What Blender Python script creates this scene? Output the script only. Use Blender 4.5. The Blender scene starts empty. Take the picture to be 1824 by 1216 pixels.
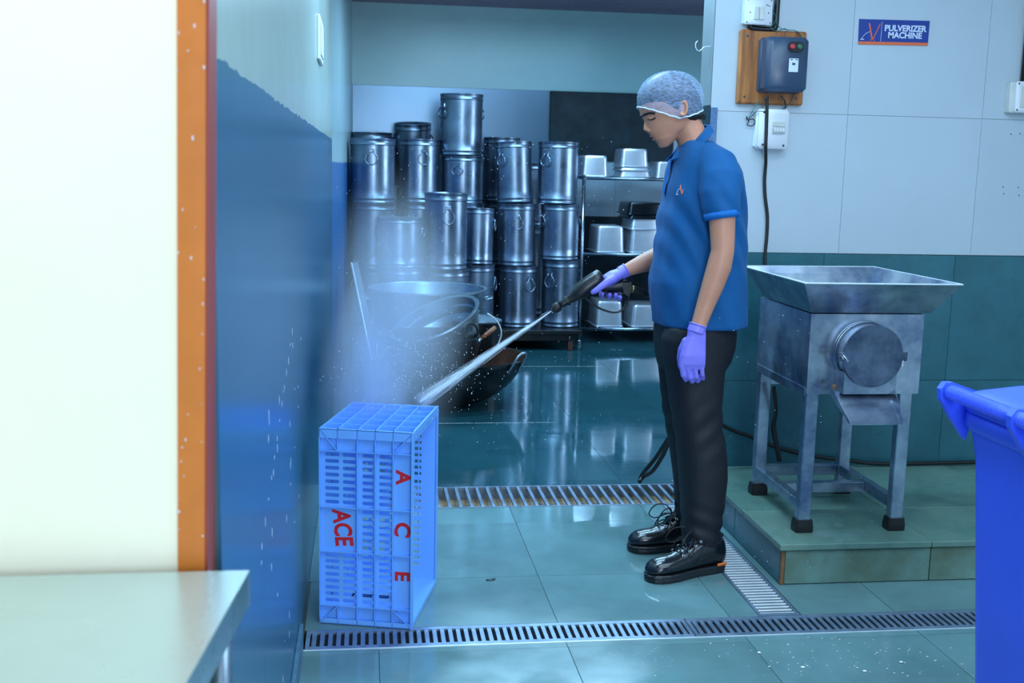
import bpy, bmesh, math, random
import numpy as np
from mathutils import Vector, Matrix, noise
random.seed(4)
S = bpy.context.scene
C = bpy.context.collection
PI = math.pi

# ------------------------------------------------------------------ camera
F_PX, PITCH, ROLL, YAW, CAM_H = 1979.5, .15631, .02284, .13318, 1.40
_cy, _sy = math.cos(YAW), math.sin(YAW)
_fwd = Vector((_sy*math.cos(PITCH), _cy*math.cos(PITCH), -math.sin(PITCH)))
_r0 = Vector((_cy, -_sy, 0)); _u0 = _r0.cross(_fwd)
_rt = _r0*math.cos(ROLL) + _u0*math.sin(ROLL)
_up = -_r0*math.sin(ROLL) + _u0*math.cos(ROLL)
_O = Vector((0, 0, CAM_H))
cd = bpy.data.cameras.new('camera'); cam = bpy.data.objects.new('camera', cd); C.objects.link(cam)
cam.matrix_world = Matrix((( _rt.x, _up.x, -_fwd.x, 0), (_rt.y, _up.y, -_fwd.y, 0), (_rt.z, _up.z, -_fwd.z, CAM_H), (0, 0, 0, 1)))
cd.sensor_width = 36; cd.lens = F_PX/1824*36
cd.clip_start = .05
cd.dof.use_dof = True; cd.dof.focus_distance = 3.85; cd.dof.aperture_fstop = 6.3
S.camera = cam

# ------------------------------------------------------------------ light and exposure
w = bpy.data.worlds.new('world'); S.world = w; w.use_nodes = True
w.node_tree.nodes['Background'].inputs[0].default_value = (.35, .6, 1, 1)
w.node_tree.nodes['Background'].inputs[1].default_value = .35
S.view_settings.view_transform = 'Standard'; S.view_settings.look = 'None'
S.view_settings.gamma = 1; S.view_settings.use_curve_mapping = False
S.view_settings.exposure = 0.0
def area(name, loc, rot, sx, sy, power, col):
    l = bpy.data.lights.new(name, 'AREA'); l.shape = 'RECTANGLE'; l.size = sx; l.size_y = sy
    l.energy = power; l.color = col
    o = bpy.data.objects.new(name, l); C.objects.link(o); o.location = loc; o.rotation_euler = rot
    return o
COOL = (.58, .80, 1.0); BLUE = (.40, .72, 1.0)
area('ceiling_panel_light', (1.4, 1.4, 2.66), (0, 0, 0), 2.4, 1.6, 70, COOL)
area('ceiling_panel_light', (1.3, 3.1, 2.66), (0, 0, 0), 2.0, .6, 30, COOL)
area('doorway_light', (.9, -2.3, 1.5), (math.radians(90), 0, 0), 1.5, 1.9, 110, (.70, .85, 1.0))
area('table_lamp_light', (-.75, .45, 2.6), (math.radians(12), 0, 0), .7, .3, 15, (1.0, 1.0, .92))
area('back_tube_light', (1.4, 7.3, 2.6), (0, 0, 0), 1.8, .5, 90, BLUE)
area('mist_fill_light', (.45, 4.35, 2.62), (0, 0, 0), 1.0, .25, 42, BLUE)  # fill lamp added over the corridor to brighten the water mist
area('back_tube_light', (.9, 5.4, 2.6), (0, 0, 0), 1.2, .3, 45, BLUE)
area('side_fill_light', (4.02, 6.9, 1.5), (0, math.radians(90), 0), 1.3, 1.2, 45, (.62, .80, 1.0))  # added fill area from the right, lifting the right edges of the cans

# ------------------------------------------------------------------ helpers
def ray(x, y): return ((x-912)/F_PX)*_rt - ((y-608)/F_PX)*_up + _fwd
def at(x, y, Y):                      # point of the place at depth Y seen at photo pixel x, y
    d = ray(x, y); return _O + d*(Y/d.y)
def lin(c): return tuple(((v/255)/12.92 if v/255 <= .04045 else ((v/255+.055)/1.055)**2.4) for v in c)
def mat(name, col, rough=.5, metal=0., var=0., vscale=4., bump=0., bscale=30., spec=.5, coat=0., rnd=0., stretch=(1, 1, 1),
        rvar=0., col2=None, alpha=1., sheen=0.):
    m = bpy.data.materials.new(name); m.use_nodes = True
    nt = m.node_tree; N = nt.nodes; L = nt.links; b = N['Principled BSDF']
    c = lin(col); b.inputs['Base Color'].default_value = (*c, 1)
    b.inputs['Roughness'].default_value = rough; b.inputs['Metallic'].default_value = metal
    b.inputs['Specular IOR Level'].default_value = spec
    b.inputs['Coat Weight'].default_value = coat; b.inputs['Coat Roughness'].default_value = .12
    if sheen: b.inputs['Sheen Weight'].default_value = sheen
    b.inputs['Alpha'].default_value = alpha
    tc = N.new('ShaderNodeTexCoord'); mp = N.new('ShaderNodeMapping'); mp.inputs['Scale'].default_value = stretch
    L.new(tc.outputs['Object'], mp.inputs[0])
    last = None
    if var or col2 or rnd:
        n = N.new('ShaderNodeTexNoise'); n.inputs['Scale'].default_value = vscale; n.inputs['Detail'].default_value = 6
        n.inputs['Roughness'].default_value = .62
        if rnd:
            oi = N.new('ShaderNodeObjectInfo'); ad = N.new('ShaderNodeVectorMath'); ad.operation = 'ADD'
            ml = N.new('ShaderNodeMath'); ml.operation = 'MULTIPLY'; ml.inputs[1].default_value = 37
            L.new(oi.outputs['Random'], ml.inputs[0]); L.new(mp.outputs[0], ad.inputs[0]); L.new(ml.outputs[0], ad.inputs[1])
            L.new(ad.outputs[0], n.inputs['Vector'])
        else: L.new(mp.outputs[0], n.inputs['Vector'])
        mx = N.new('ShaderNodeMix'); mx.data_type = 'RGBA'
        a2 = lin(col2) if col2 else tuple(v*(1-var) for v in c)
        a1 = c if col2 else tuple(min(1, v*(1+var)) for v in c)
        mx.inputs['A'].default_value = (*a1, 1); mx.inputs['B'].default_value = (*a2, 1)
        rp = N.new('ShaderNodeValToRGB'); rp.color_ramp.elements[0].position = .34; rp.color_ramp.elements[1].position = .68
        L.new(n.outputs['Fac'], rp.inputs[0]); L.new(rp.outputs[0], mx.inputs['Factor'])
        last = mx.outputs['Result']
        if rnd:
            hs = N.new('ShaderNodeHueSaturation'); mr = N.new('ShaderNodeMapRange')
            mr.inputs['To Min'].default_value = 1-rnd; mr.inputs['To Max'].default_value = 1+rnd
            L.new(oi.outputs['Random'], mr.inputs[0]); L.new(mr.outputs[0], hs.inputs['Value']); L.new(last, hs.inputs['Color'])
            last = hs.outputs[0]
        L.new(last, b.inputs['Base Color'])
    if rvar:
        n3 = N.new('ShaderNodeTexNoise'); n3.inputs['Scale'].default_value = vscale*.8; n3.inputs['Detail'].default_value = 4
        L.new(mp.outputs[0], n3.inputs['Vector'])
        mr = N.new('ShaderNodeMapRange'); mr.inputs['From Min'].default_value = .35; mr.inputs['From Max'].default_value = .65
        mr.inputs['To Min'].default_value = max(.02, rough-rvar); mr.inputs['To Max'].default_value = rough+rvar
        L.new(n3.outputs['Fac'], mr.inputs[0]); L.new(mr.outputs[0], b.inputs['Roughness'])
    if bump:
        n2 = N.new('ShaderNodeTexNoise'); n2.inputs['Scale'].default_value = bscale; n2.inputs['Detail'].default_value = 3
        L.new(mp.outputs[0], n2.inputs['Vector'])
        bp = N.new('ShaderNodeBump'); bp.inputs['Strength'].default_value = bump; bp.inputs['Distance'].default_value = .01
        L.new(n2.outputs['Fac'], bp.inputs['Height']); L.new(bp.outputs[0], b.inputs['Normal'])
    return m
def two_tone(m, zline, col_low, edge=.012, escale=14., low_rough=None, var=.12):
    """paint line at height z: below it another paint"""
    nt = m.node_tree; N = nt.nodes; L = nt.links; b = N['Principled BSDF']
    g = N.new('ShaderNodeNewGeometry'); sp = N.new('ShaderNodeSeparateXYZ'); L.new(g.outputs['Position'], sp.inputs[0])
    n = N.new('ShaderNodeTexNoise'); n.inputs['Scale'].default_value = escale; n.inputs['Detail'].default_value = 5; L.new(g.outputs['Position'], n.inputs['Vector'])
    m1 = N.new('ShaderNodeMath'); m1.operation = 'MULTIPLY_ADD'; m1.inputs[1].default_value = edge*2; L.new(n.outputs['Fac'], m1.inputs[0]); L.new(sp.outputs['Z'], m1.inputs[2])
    m2 = N.new('ShaderNodeMath'); m2.operation = 'GREATER_THAN'; m2.inputs[1].default_value = zline+edge; L.new(m1.outputs[0], m2.inputs[0])
    src = b.inputs['Base Color'].links[0].from_socket if b.inputs['Base Color'].links else None
    mx = N.new('ShaderNodeMix'); mx.data_type = 'RGBA'
    lo = N.new('ShaderNodeMix'); lo.data_type = 'RGBA'; c = lin(col_low)
    lo.inputs['A'].default_value = (*[v*(1-var) for v in c], 1); lo.inputs['B'].default_value = (*[min(1, v*(1+var)) for v in c], 1)
    mp = N.new('ShaderNodeMapping'); mp.inputs['Scale'].default_value = (9, 9, .7); L.new(g.outputs['Position'], mp.inputs[0])
    n2 = N.new('ShaderNodeTexNoise'); n2.inputs['Scale'].default_value = 1.4; n2.inputs['Detail'].default_value = 6; L.new(mp.outputs[0], n2.inputs['Vector'])
    L.new(n2.outputs['Fac'], lo.inputs['Factor'])
    L.new(lo.outputs['Result'], mx.inputs['A'])
    if src: L.new(src, mx.inputs['B'])
    else: mx.inputs['B'].default_value = b.inputs['Base Color'].default_value
    L.new(m2.outputs[0], mx.inputs['Factor']); L.new(mx.outputs['Result'], b.inputs['Base Color'])
    return m

class MB:
    def __init__(s): s.v = []; s.f = []
    def add(s, vs, fs):
        o = len(s.v); s.v += [tuple(v) for v in vs]; s.f += [tuple(i+o for i in f) for f in fs]; return s
    def box(s, x0, x1, y0, y1, z0, z1):
        return s.add([(x0,y0,z0),(x1,y0,z0),(x1,y1,z0),(x0,y1,z0),(x0,y0,z1),(x1,y0,z1),(x1,y1,z1),(x0,y1,z1)],
                     [(0,3,2,1),(4,5,6,7),(0,1,5,4),(1,2,6,5),(2,3,7,6),(3,0,4,7)])
    def cbox(s, x0, x1, y0, y1, z0, z1, b=.003):            # box with chamfered top and vertical edges
        def ring(i, z): return [(x0+i+b,y0+i,z),(x1-i-b,y0+i,z),(x1-i,y0+i+b,z),(x1-i,y1-i-b,z),(x1-i-b,y1-i,z),(x0+i+b,y1-i,z),(x0+i,y1-i-b,z),(x0+i,y0+i+b,z)]
        return s.loft([ring(b, z0), ring(0, z0+b), ring(0, z1-b), ring(b, z1)])
    def hexa(s, p):                                        # 8 points, bottom ring then top ring
        return s.add(p, [(0,3,2,1),(4,5,6,7),(0,1,5,4),(1,2,6,5),(2,3,7,6),(3,0,4,7)])
    def loft(s, rings, cap=True, closed=False):
        n = len(rings[0]); vs = [p for r in rings for p in r]; fs = []
        m = len(rings)
        for i in range(m if closed else m-1):
            for j in range(n):
                a = i*n+j; b = i*n+(j+1) % n; c = ((i+1) % m)*n+(j+1) % n; d = ((i+1) % m)*n+j
                fs.append((a, b, c, d))
        if cap and not closed: fs.append(tuple(range(n))[::-1]); fs.append(tuple((m-1)*n+j for j in range(n)))
        return s.add(vs, fs)
    def lathe(s, prof, n=32, c=(0, 0, 0), cap=False):
        rings = [[(c[0]+r*math.cos(2*PI*j/n), c[1]+r*math.sin(2*PI*j/n), c[2]+z) for j in range(n)] for r, z in prof]
        return s.loft(rings, cap=cap)
    def tube(s, pts, r, n=8, closed=False, cap=True, flat=None):
        pts = [Vector(p) for p in pts]; m = len(pts); rings = []
        rs = r if isinstance(r, (list, tuple)) else [r]*m
        up = None
        for i, p in enumerate(pts):
            if closed: t = (pts[(i+1) % m]-pts[i-1])
            else: t = pts[min(i+1, m-1)]-pts[max(i-1, 0)]
            t.normalize()
            if up is None:
                up = Vector((0, 0, 1)) if abs(t.z) < .9 else Vector((0, 1, 0))
                up = (up-t*up.dot(t)).normalized()
            else: up = (up-t*up.dot(t)).normalized()
            sd = t.cross(up)
            q = rs[i]; qa, qb = q if isinstance(q, tuple) else (q, q)
            rings.append([p+up*(qa*math.cos(2*PI*j/n))+sd*(qb*math.sin(2*PI*j/n)) for j in range(n)])
        return s.loft(rings, cap=cap, closed=closed)
    def ell(s, c, rx, ry, rz, n=14, m=9, rot=None):
        vs = []; R = rot or Matrix.Identity(3)
        for i in range(m+1):
            t = PI*i/m
            for j in range(n):
                a = 2*PI*j/n
                vs.append(Vector(c)+R @ Vector((rx*math.sin(t)*math.cos(a), ry*math.sin(t)*math.sin(a), -rz*math.cos(t))))
        rings = [vs[i*n:(i+1)*n] for i in range(m+1)]
        rings[0] = [Vector(c)+R @ Vector((rx*.02*math.cos(2*PI*j/n), ry*.02*math.sin(2*PI*j/n), -rz)) for j in range(n)]
        rings[m] = [Vector(c)+R @ Vector((rx*.02*math.cos(2*PI*j/n), ry*.02*math.sin(2*PI*j/n), rz)) for j in range(n)]
        return s.loft(rings)
    def build(s, name, m, parent=None, smooth=False, world=True, angle=None):
        me = bpy.data.meshes.new(name)
        off = Vector((0, 0, 0))
        if parent is not None and world:
            q = parent
            while q is not None: off += q.location; q = q.parent
        me.from_pydata([tuple(Vector(v)-off) for v in s.v], [], s.f)
        bm = bmesh.new(); bm.from_mesh(me); bmesh.ops.recalc_face_normals(bm, faces=bm.faces)
        if angle is not None:
            for e in bm.edges:
                if len(e.link_faces) == 2 and e.calc_face_angle(0) > math.radians(angle): e.smooth = False
        bm.to_mesh(me); bm.free()
        if smooth or angle is not None: me.shade_smooth() if angle is None else [setattr(p, 'use_smooth', True) for p in me.polygons]
        me.materials.append(m)
        o = bpy.data.objects.new(name, me); C.objects.link(o)
        if parent is not None: o.parent = parent
        return o
def tag(o, label=None, cat=None, group=None, kind=None):
    if label: o['label'] = label
    if cat: o['category'] = cat
    if group: o['group'] = group
    if kind: o['kind'] = kind
    return o
def thing(name, label, cat, loc=(0, 0, 0), rz=0, group=None):
    o = bpy.data.objects.new(name, None); o.empty_display_size = .05; C.objects.link(o)
    o.location = loc; o.rotation_euler = (0, 0, rz); return tag(o, label, cat, group)
def dup(root, loc, rot, label, group=None, scale=(1, 1, 1)):
    r = root.copy(); C.objects.link(r); r.location = loc; r.rotation_euler = rot; r.scale = scale; r['label'] = label
    if group: r['group'] = group
    for ch in list(root.children):
        c = ch.copy(); C.objects.link(c); c.parent = r
        for g in list(ch.children): d = g.copy(); C.objects.link(d); d.parent = c
    return r
def struct(name, mb, m, **k): return tag(mb.build(name, m, **k), kind='structure')
def remesh(mb, voxel, smooth_it=4, disp=None):
    """voxel union of overlapping shapes -> one continuous surface, returned as MB"""
    me = bpy.data.meshes.new('tmp'); me.from_pydata([tuple(v) for v in mb.v], [], mb.f)
    bm = bmesh.new(); bm.from_mesh(me); bmesh.ops.recalc_face_normals(bm, faces=bm.faces); bm.to_mesh(me); bm.free()
    o = bpy.data.objects.new('tmp', me); C.objects.link(o)
    r = o.modifiers.new('r', 'REMESH'); r.mode = 'VOXEL'; r.voxel_size = voxel
    if smooth_it:
        s = o.modifiers.new('s', 'SMOOTH'); s.iterations = smooth_it; s.factor = .5
    ev = o.evaluated_get(bpy.context.evaluated_depsgraph_get()); m2 = ev.to_mesh()
    out = MB(); out.v = [tuple(v.co) for v in m2.vertices]; out.f = [tuple(p.vertices) for p in m2.polygons]
    ev.to_mesh_clear(); bpy.data.objects.remove(o); bpy.data.meshes.remove(me)
    if disp: out.v = [disp(Vector(v)) for v in out.v]
    return out
def text_mb(body, size, place, depth=.001, bold=0.):
    cu = bpy.data.curves.new('t', 'FONT'); cu.body = body; cu.size = size; cu.extrude = depth; cu.align_x = 'CENTER'; cu.align_y = 'CENTER'; cu.offset = bold
    cu.resolution_u = 3
    o = bpy.data.objects.new('t', cu); C.objects.link(o)
    ev = o.evaluated_get(bpy.context.evaluated_depsgraph_get()); me = ev.to_mesh()
    out = MB(); out.v = [tuple(place(v.co)) for v in me.vertices]; out.f = [tuple(p.vertices) for p in me.polygons]
    ev.to_mesh_clear(); bpy.data.objects.remove(o); bpy.data.curves.remove(cu)
    return out
def plate(mb, us, vs, solid, fn, t):
    """grid plate with real holes; fn(u, v, w) -> point, w in 0..t"""
    us = sorted(set(round(u, 5) for u in us)); vs = sorted(set(round(v, 5) for v in vs))
    nu, nv = len(us)-1, len(vs)-1
    ok = [[solid((us[i]+us[i+1])/2, (vs[j]+vs[j+1])/2) for j in range(nv)] for i in range(nu)]
    idx = {}; V = []; Fc = []
    def vid(i, j, k):
        if (i, j, k) not in idx: idx[(i, j, k)] = len(V); V.append(fn(us[i], vs[j], t*k))
        return idx[(i, j, k)]
    for i in range(nu):
        for j in range(nv):
            if not ok[i][j]: continue
            for k in (0, 1): Fc.append((vid(i,j,k), vid(i+1,j,k), vid(i+1,j+1,k), vid(i,j+1,k)))
            for (di, dj, a, b) in ((-1,0,(i,j),(i,j+1)), (1,0,(i+1,j),(i+1,j+1)), (0,-1,(i,j),(i+1,j)), (0,1,(i,j+1),(i+1,j+1))):
                ni, nj = i+di, j+dj
                if not (0 <= ni < nu and 0 <= nj < nv and ok[ni][nj]):
                    Fc.append((vid(*a,0), vid(*b,0), vid(*b,1), vid(*a,1)))
    return mb.add(V, Fc)
def smooth_path(pts, k=6):                                # catmull-rom
    P = [Vector(p) for p in pts]; P = [P[0]*2-P[1]]+P+[P[-1]*2-P[-2]]; out = []
    for i in range(1, len(P)-2):
        for j in range(k):
            t = j/k; a, b, c, d = P[i-1:i+3]
            out.append(.5*((2*b)+(c-a)*t+(2*a-5*b+4*c-d)*t*t+(3*b-a-3*c+d)*t**3))
    out.append(P[-2]); return out

# ------------------------------------------------------------------ materials
M = {}
M['plaster'] = mat('painted wall panel', (180, 195, 205), .42, var=.035, vscale=2, bump=.05, bscale=60, rnd=.015)
M['dado'] = mat('slate dado tile', (44, 98, 110), .30, var=.16, vscale=5, bump=.05, bscale=20, rnd=.05, rvar=.08)
M['grout'] = mat('grout', (70, 88, 90), .7)
M['nearwall'] = mat('cream wall paint', (234, 230, 210), .45, var=.02, vscale=3, bump=.12, bscale=9)
M['orange'] = mat('orange door frame paint', (196, 112, 40), .35, var=.10, vscale=6, bump=.06, bscale=25)
M['darkorange'] = mat('red brown frame edge', (150, 60, 50), .4)
M['leftwall'] = two_tone(mat('blue and cream wall paint', (162, 176, 168), .24, var=.05, vscale=3, bump=.03, bscale=12), 1.527, (42, 92, 122))
M['backleft'] = two_tone(mat('cream and blue wall paint', (150, 175, 180), .3, var=.06, vscale=3), 1.40, (44, 100, 155))
M['backwall'] = mat('blue green wall paint', (140, 182, 188), .28, var=.07, vscale=1.3, bump=.03, bscale=6)
M['backtile'] = mat('pale back tile', (150, 174, 190), .3, var=.06, vscale=2)
M['slate'] = mat('dark slate sheet', (12, 36, 46), .55, var=.5, vscale=7, bump=.08, bscale=20, rvar=.08, spec=.25)
M['floor'] = mat('wet green slate tile', (98, 132, 134), .15, var=.2, vscale=2.2, bump=.045, bscale=7, rnd=.06, rvar=.12, spec=.75)
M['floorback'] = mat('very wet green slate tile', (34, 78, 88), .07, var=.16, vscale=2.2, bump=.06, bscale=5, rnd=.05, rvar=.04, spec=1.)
M['plat'] = mat('damp green stone', (112, 142, 128), .16, var=.22, vscale=3, bump=.06, bscale=9, rnd=.06, rvar=.1, col2=(78, 112, 104))
M['platface'] = mat('stained green stone', (112, 148, 138), .35, vscale=4, bump=.1, bscale=14, rnd=.05, col2=(84, 92, 62))
M['joint'] = mat('dark dirty joint', (52, 62, 52), .6, var=.3, vscale=12)
M['rust'] = mat('rusty corner trim', (120, 84, 52), .6, var=.4, vscale=20)
M['ceil'] = mat('dark sheet ceiling', (104, 108, 126), .3, var=.12, vscale=2)
M['ceilf'] = mat('pale ceiling', (200, 210, 215), .6)
M['steel'] = mat('brushed stainless steel', (150, 165, 180), .26, 1, var=.16, vscale=5, bump=.02, bscale=14, rvar=.07)
M['can'] = mat('polished can steel', (124, 142, 162), .31, .95, var=.2, vscale=6, bump=.035, bscale=9, rnd=.08, rvar=.06)
M['candark'] = mat('worn can steel', (86, 98, 112), .24, 1, var=.25, vscale=6, bump=.04, bscale=9, rnd=.08)
M['pan'] = mat('satin pan steel', (205, 215, 228), .34, .8, var=.1, vscale=8, bump=.03, bscale=12)
M['pandark'] = mat('dark pan steel', (50, 58, 66), .25, 1, var=.2, vscale=8)
M['machine'] = mat('smeared stainless sheet', (196, 208, 220), .30, .9, vscale=7, bump=.02, bscale=6, rvar=.1, col2=(108, 128, 158))
M['disc'] = mat('dull steel lid', (112, 128, 150), .4, .8, vscale=9, bump=.02, bscale=30, rvar=.1, col2=(60, 74, 98))
M['alu'] = mat('grey aluminium', (136, 156, 168), .34, .85, var=.2, vscale=7, bump=.04, bscale=12)
M['iron'] = mat('sooty iron', (20, 26, 30), .38, .4, var=.5, vscale=14, bump=.12, bscale=30)
M['ironin'] = mat('rusty iron', (74, 46, 34), .5, .3, var=.4, vscale=9)
M['wood'] = mat('brown wooden handle', (120, 70, 42), .5, var=.2, vscale=8)
M['board'] = mat('stained teak board', (190, 122, 58), .35, vscale=2.2, stretch=(14, 3, 1.2), col2=(112, 58, 28), bump=.04, bscale=20)
M['blackp'] = mat('black plastic', (16, 20, 26), .33, var=.3, vscale=20, bump=.04, bscale=60)
M['rubber'] = mat('black rubber', (18, 20, 22), .5, var=.3, vscale=20)
M['white'] = mat('white plastic', (214, 220, 226), .35, var=.03)
M['offwhite'] = mat('aged white plastic', (196, 200, 196), .45, var=.08, vscale=20)
M['dirt'] = mat('dark screw', (70, 62, 55), .6)
M['starter'] = mat('blue grey enamel', (48, 68, 92), .32, var=.12, vscale=8, bump=.05, bscale=50)
M['red'] = mat('red button', (190, 50, 60), .4)
M['green'] = mat('green button', (50, 100, 75), .4)
M['wire'] = mat('green wire', (20, 110, 110), .5)
M['sign'] = mat('navy sign print', (28, 58, 140), .4, var=.06, vscale=30)
M['signor'] = mat('orange print', (225, 105, 60), .45)
M['print'] = mat('pale print', (205, 218, 235), .45)
M['crate'] = mat('blue crate plastic', (112, 174, 254), .36, var=.05, vscale=5, bump=.03, bscale=30, spec=.45)
M['paint'] = mat('red stencil paint', (205, 26, 40), .5, var=.25, vscale=50)
M['bin'] = mat('blue bin plastic', (58, 94, 250), .40, var=.06, vscale=6, bump=.03, bscale=40)
M['skin'] = mat('skin', (190, 132, 106), .48, var=.06, vscale=9, bump=.03, bscale=70)
M['skin'].node_tree.nodes['Principled BSDF'].inputs['Subsurface Weight'].default_value = .12
M['skin'].node_tree.nodes['Principled BSDF'].inputs['Subsurface Scale'].default_value = .01
M['lips'] = mat('lips', (158, 86, 84), .42)
M['hair'] = mat('black hair', (18, 20, 26), .5, var=.4, vscale=60, bump=.3, bscale=120)
M['shirt'] = mat('royal blue polo cotton', (0, 80, 136), .75, var=.05, vscale=12, bump=.10, bscale=260, sheen=.04, spec=.3)
M['shirtrib'] = mat('lighter blue rib knit', (14, 98, 172), .8, var=.08, vscale=60, bump=.1, bscale=300, spec=.3)
M['pants'] = mat('navy black trouser cloth', (8, 10, 22), .62, var=.15, vscale=12, bump=.06, bscale=200, sheen=.0)
M['shoe'] = mat('wet black leather', (13, 17, 24), .22, var=.3, vscale=25, bump=.10, bscale=70, coat=.35)
M['sole'] = mat('black shoe sole', (20, 26, 32), .45, var=.2, vscale=30)
M['lace'] = mat('black lace', (14, 18, 24), .7)
M['eyelet'] = mat('bright eyelet metal', (190, 200, 205), .3, 1)
M['tab'] = mat('orange tab', (220, 110, 50), .5)
M['redcloth'] = mat('red lining', (190, 50, 30), .6)
M['glove'] = mat('violet nitrile', (132, 124, 228), .46, var=.05, vscale=16, bump=.12, bscale=45)
M['chan'] = mat('channel steel', (128, 148, 170), .36, .6, var=.25, vscale=14, rvar=.08)
M['bright'] = mat('bright bar steel', (215, 226, 232), .35, .4, var=.1, vscale=20)
M['mud'] = mat('brown drain mud', (176, 142, 104), .55, vscale=10, col2=(104, 84, 66), bump=.2, bscale=30)
M['sludge'] = mat('dark wet trench', (34, 40, 42), .3, var=.5, vscale=20)
M['speck'] = mat('white crumbs', (225, 228, 220), .6)
# hair net: sheer fibres
def net_mat():
    m = bpy.data.materials.new('sheer hair net'); m.use_nodes = True; nt = m.node_tree; N = nt.nodes; L = nt.links
    b = N['Principled BSDF']; b.inputs['Base Color'].default_value = (*lin((168, 196, 235)), 1); b.inputs['Roughness'].default_value = .8
    tc = N.new('ShaderNodeTexCoord'); mp = N.new('ShaderNodeMapping'); mp.inputs['Scale'].default_value = (1, 1, 2.6); mp.inputs['Rotation'].default_value = (0, .5, 0)
    n = N.new('ShaderNodeTexNoise'); n.inputs['Scale'].default_value = 75; n.inputs['Detail'].default_value = 9; n.inputs['Roughness'].default_value = .8
    r = N.new('ShaderNodeMapRange'); r.inputs['From Min'].default_value = .38; r.inputs['From Max'].default_value = .64
    r.inputs['To Min'].default_value = .10; r.inputs['To Max'].default_value = .56
    L.new(tc.outputs['Object'], mp.inputs[0]); L.new(mp.outputs[0], n.inputs[0]); L.new(n.outputs['Fac'], r.inputs[0]); L.new(r.outputs[0], b.inputs['Alpha'])
    return m
M['net'] = net_mat()
M['netband'] = mat('white net band', (205, 225, 245), .8, bump=.4, bscale=150)

# ------------------------------------------------------------------ the room
XL, YB, YW, XE, ZC = -.187, 9.5, 4.48, 1.395, 2.7       # left wall, back wall, machine wall, its end, ceiling
TR = [(-.18, 3.4, 3.095, 3.235), (-.05, 1.39, 4.42, 4.73), (1.25, 1.39, 3.235, 4.42)]   # drain trenches x0 x1 y0 y1
def in_tr(x, y): return any(a < x < b and c < y < d for a, b, c, d in TR)
fb = MB()
xs = [-2.6, XL, 3.6]+[v for t in TR for v in t[:2]]; ys = [-2.6, YB]+[v for t in TR for v in t[2:]]
plate(fb, xs, ys, lambda u, v: not in_tr(u, v), lambda u, v, q: (u, v, -.002-q), .098)
fb.box(-2.6, 3.6, -2.6, YB+.2, -.14, -.10)
floor = struct('floor', fb, M['joint'])
def split(cell):
    out = [cell]
    for a, b, c, d in TR:
        nx = []
        for (x0, x1, y0, y1) in out:
            if x1 <= a or x0 >= b or y1 <= c or y0 >= d: nx.append((x0, x1, y0, y1)); continue
            if x0 < a: nx.append((x0, a, y0, y1))
            if x1 > b: nx.append((b, x1, y0, y1))
            xa, xb = max(x0, a), min(x1, b)
            if y0 < c: nx.append((xa, xb, y0, c))
            if y1 > d: nx.append((xa, xb, d, y1))
        out = nx
    return out
for iy in range(-10, 11):
    for ix in range(-5, 6):
        x0 = .597+ix*.555+(.0 if iy % 2 else .0); y0 = 3.633+iy*.578
        c = (max(x0, -2.6), min(x0+.555, 3.6), max(y0, -2.6), min(y0+.578, YB))
        if c[1] <= c[0] or c[3] <= c[2]: continue
        if c[1] <= XL+.02 and c[2] > 1.4: continue
        if c[2] > 1.36: c = (max(c[0], XL), c[1], c[2], c[3])
        if c[0] > 1.40 and c[2] > 3.52 and c[3] < 4.6: continue
        for (a, b, y_, d) in split(c):
            if b-a < .012 or d-y_ < .012: continue
            g = .0010; z = random.uniform(-.0002, .0002)
            t = MB().cbox(a+g, b-g, y_+g, d-g, -.0018, z, .0003)
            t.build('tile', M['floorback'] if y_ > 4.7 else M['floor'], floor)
# trenches
tb = MB(); tb.box(-.18, 3.4, 3.095, 3.235, -.099, -.06); struct('trim_1', tb, M['sludge'])
tb = MB(); tb.box(-.05, 1.39, 4.42, 4.73, -.099, -.055); struct('trim_2', tb, M['mud'])
tb = MB(); tb.box(1.25, 1.39, 3.236, 4.419, -.099, -.05); struct('trim_3', tb, M['sludge'])
# walls
# left corridor wall in panels
lw = MB().box(-.35, XL-.004, 1.44, 6.45, 0, ZC); wl = struct('wall_left', lw, M['grout'])
yj = [1.44, 2.03, 3.25, 4.45, 5.6, 6.45]
for a, b in zip(yj, yj[1:]):
    MB().box(XL-.004, XL, a+.0008, b-.0008, 0, ZC).build('panel', M['leftwall'], wl)
ch = MB()
for k in range(48):
    y = random.uniform(1.7, 3.3) if k > 12 else 2.0+k*.075; z = random.uniform(.15, .95) if k > 12 else .70+k*.022
    ch.ell((XL, y, z), .0006, random.uniform(.0015, .005), random.uniform(.002, .012), 6, 4)
ch = ch.build('paint_chip', M['print'], wl); ch['kind'] = 'stuff'; ch['label'] = 'pale chips in the blue paint'
q = MB().hexa([(-.35, 6.452, 0), (-.187, 6.452, 0), (-.109, YB, 0), (-.35, YB, 0), (-.35, 6.452, ZC), (-.187, 6.452, ZC), (-.109, YB, ZC), (-.35, YB, ZC)])
struct('wall_left_far', q, M['backleft'])
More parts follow.
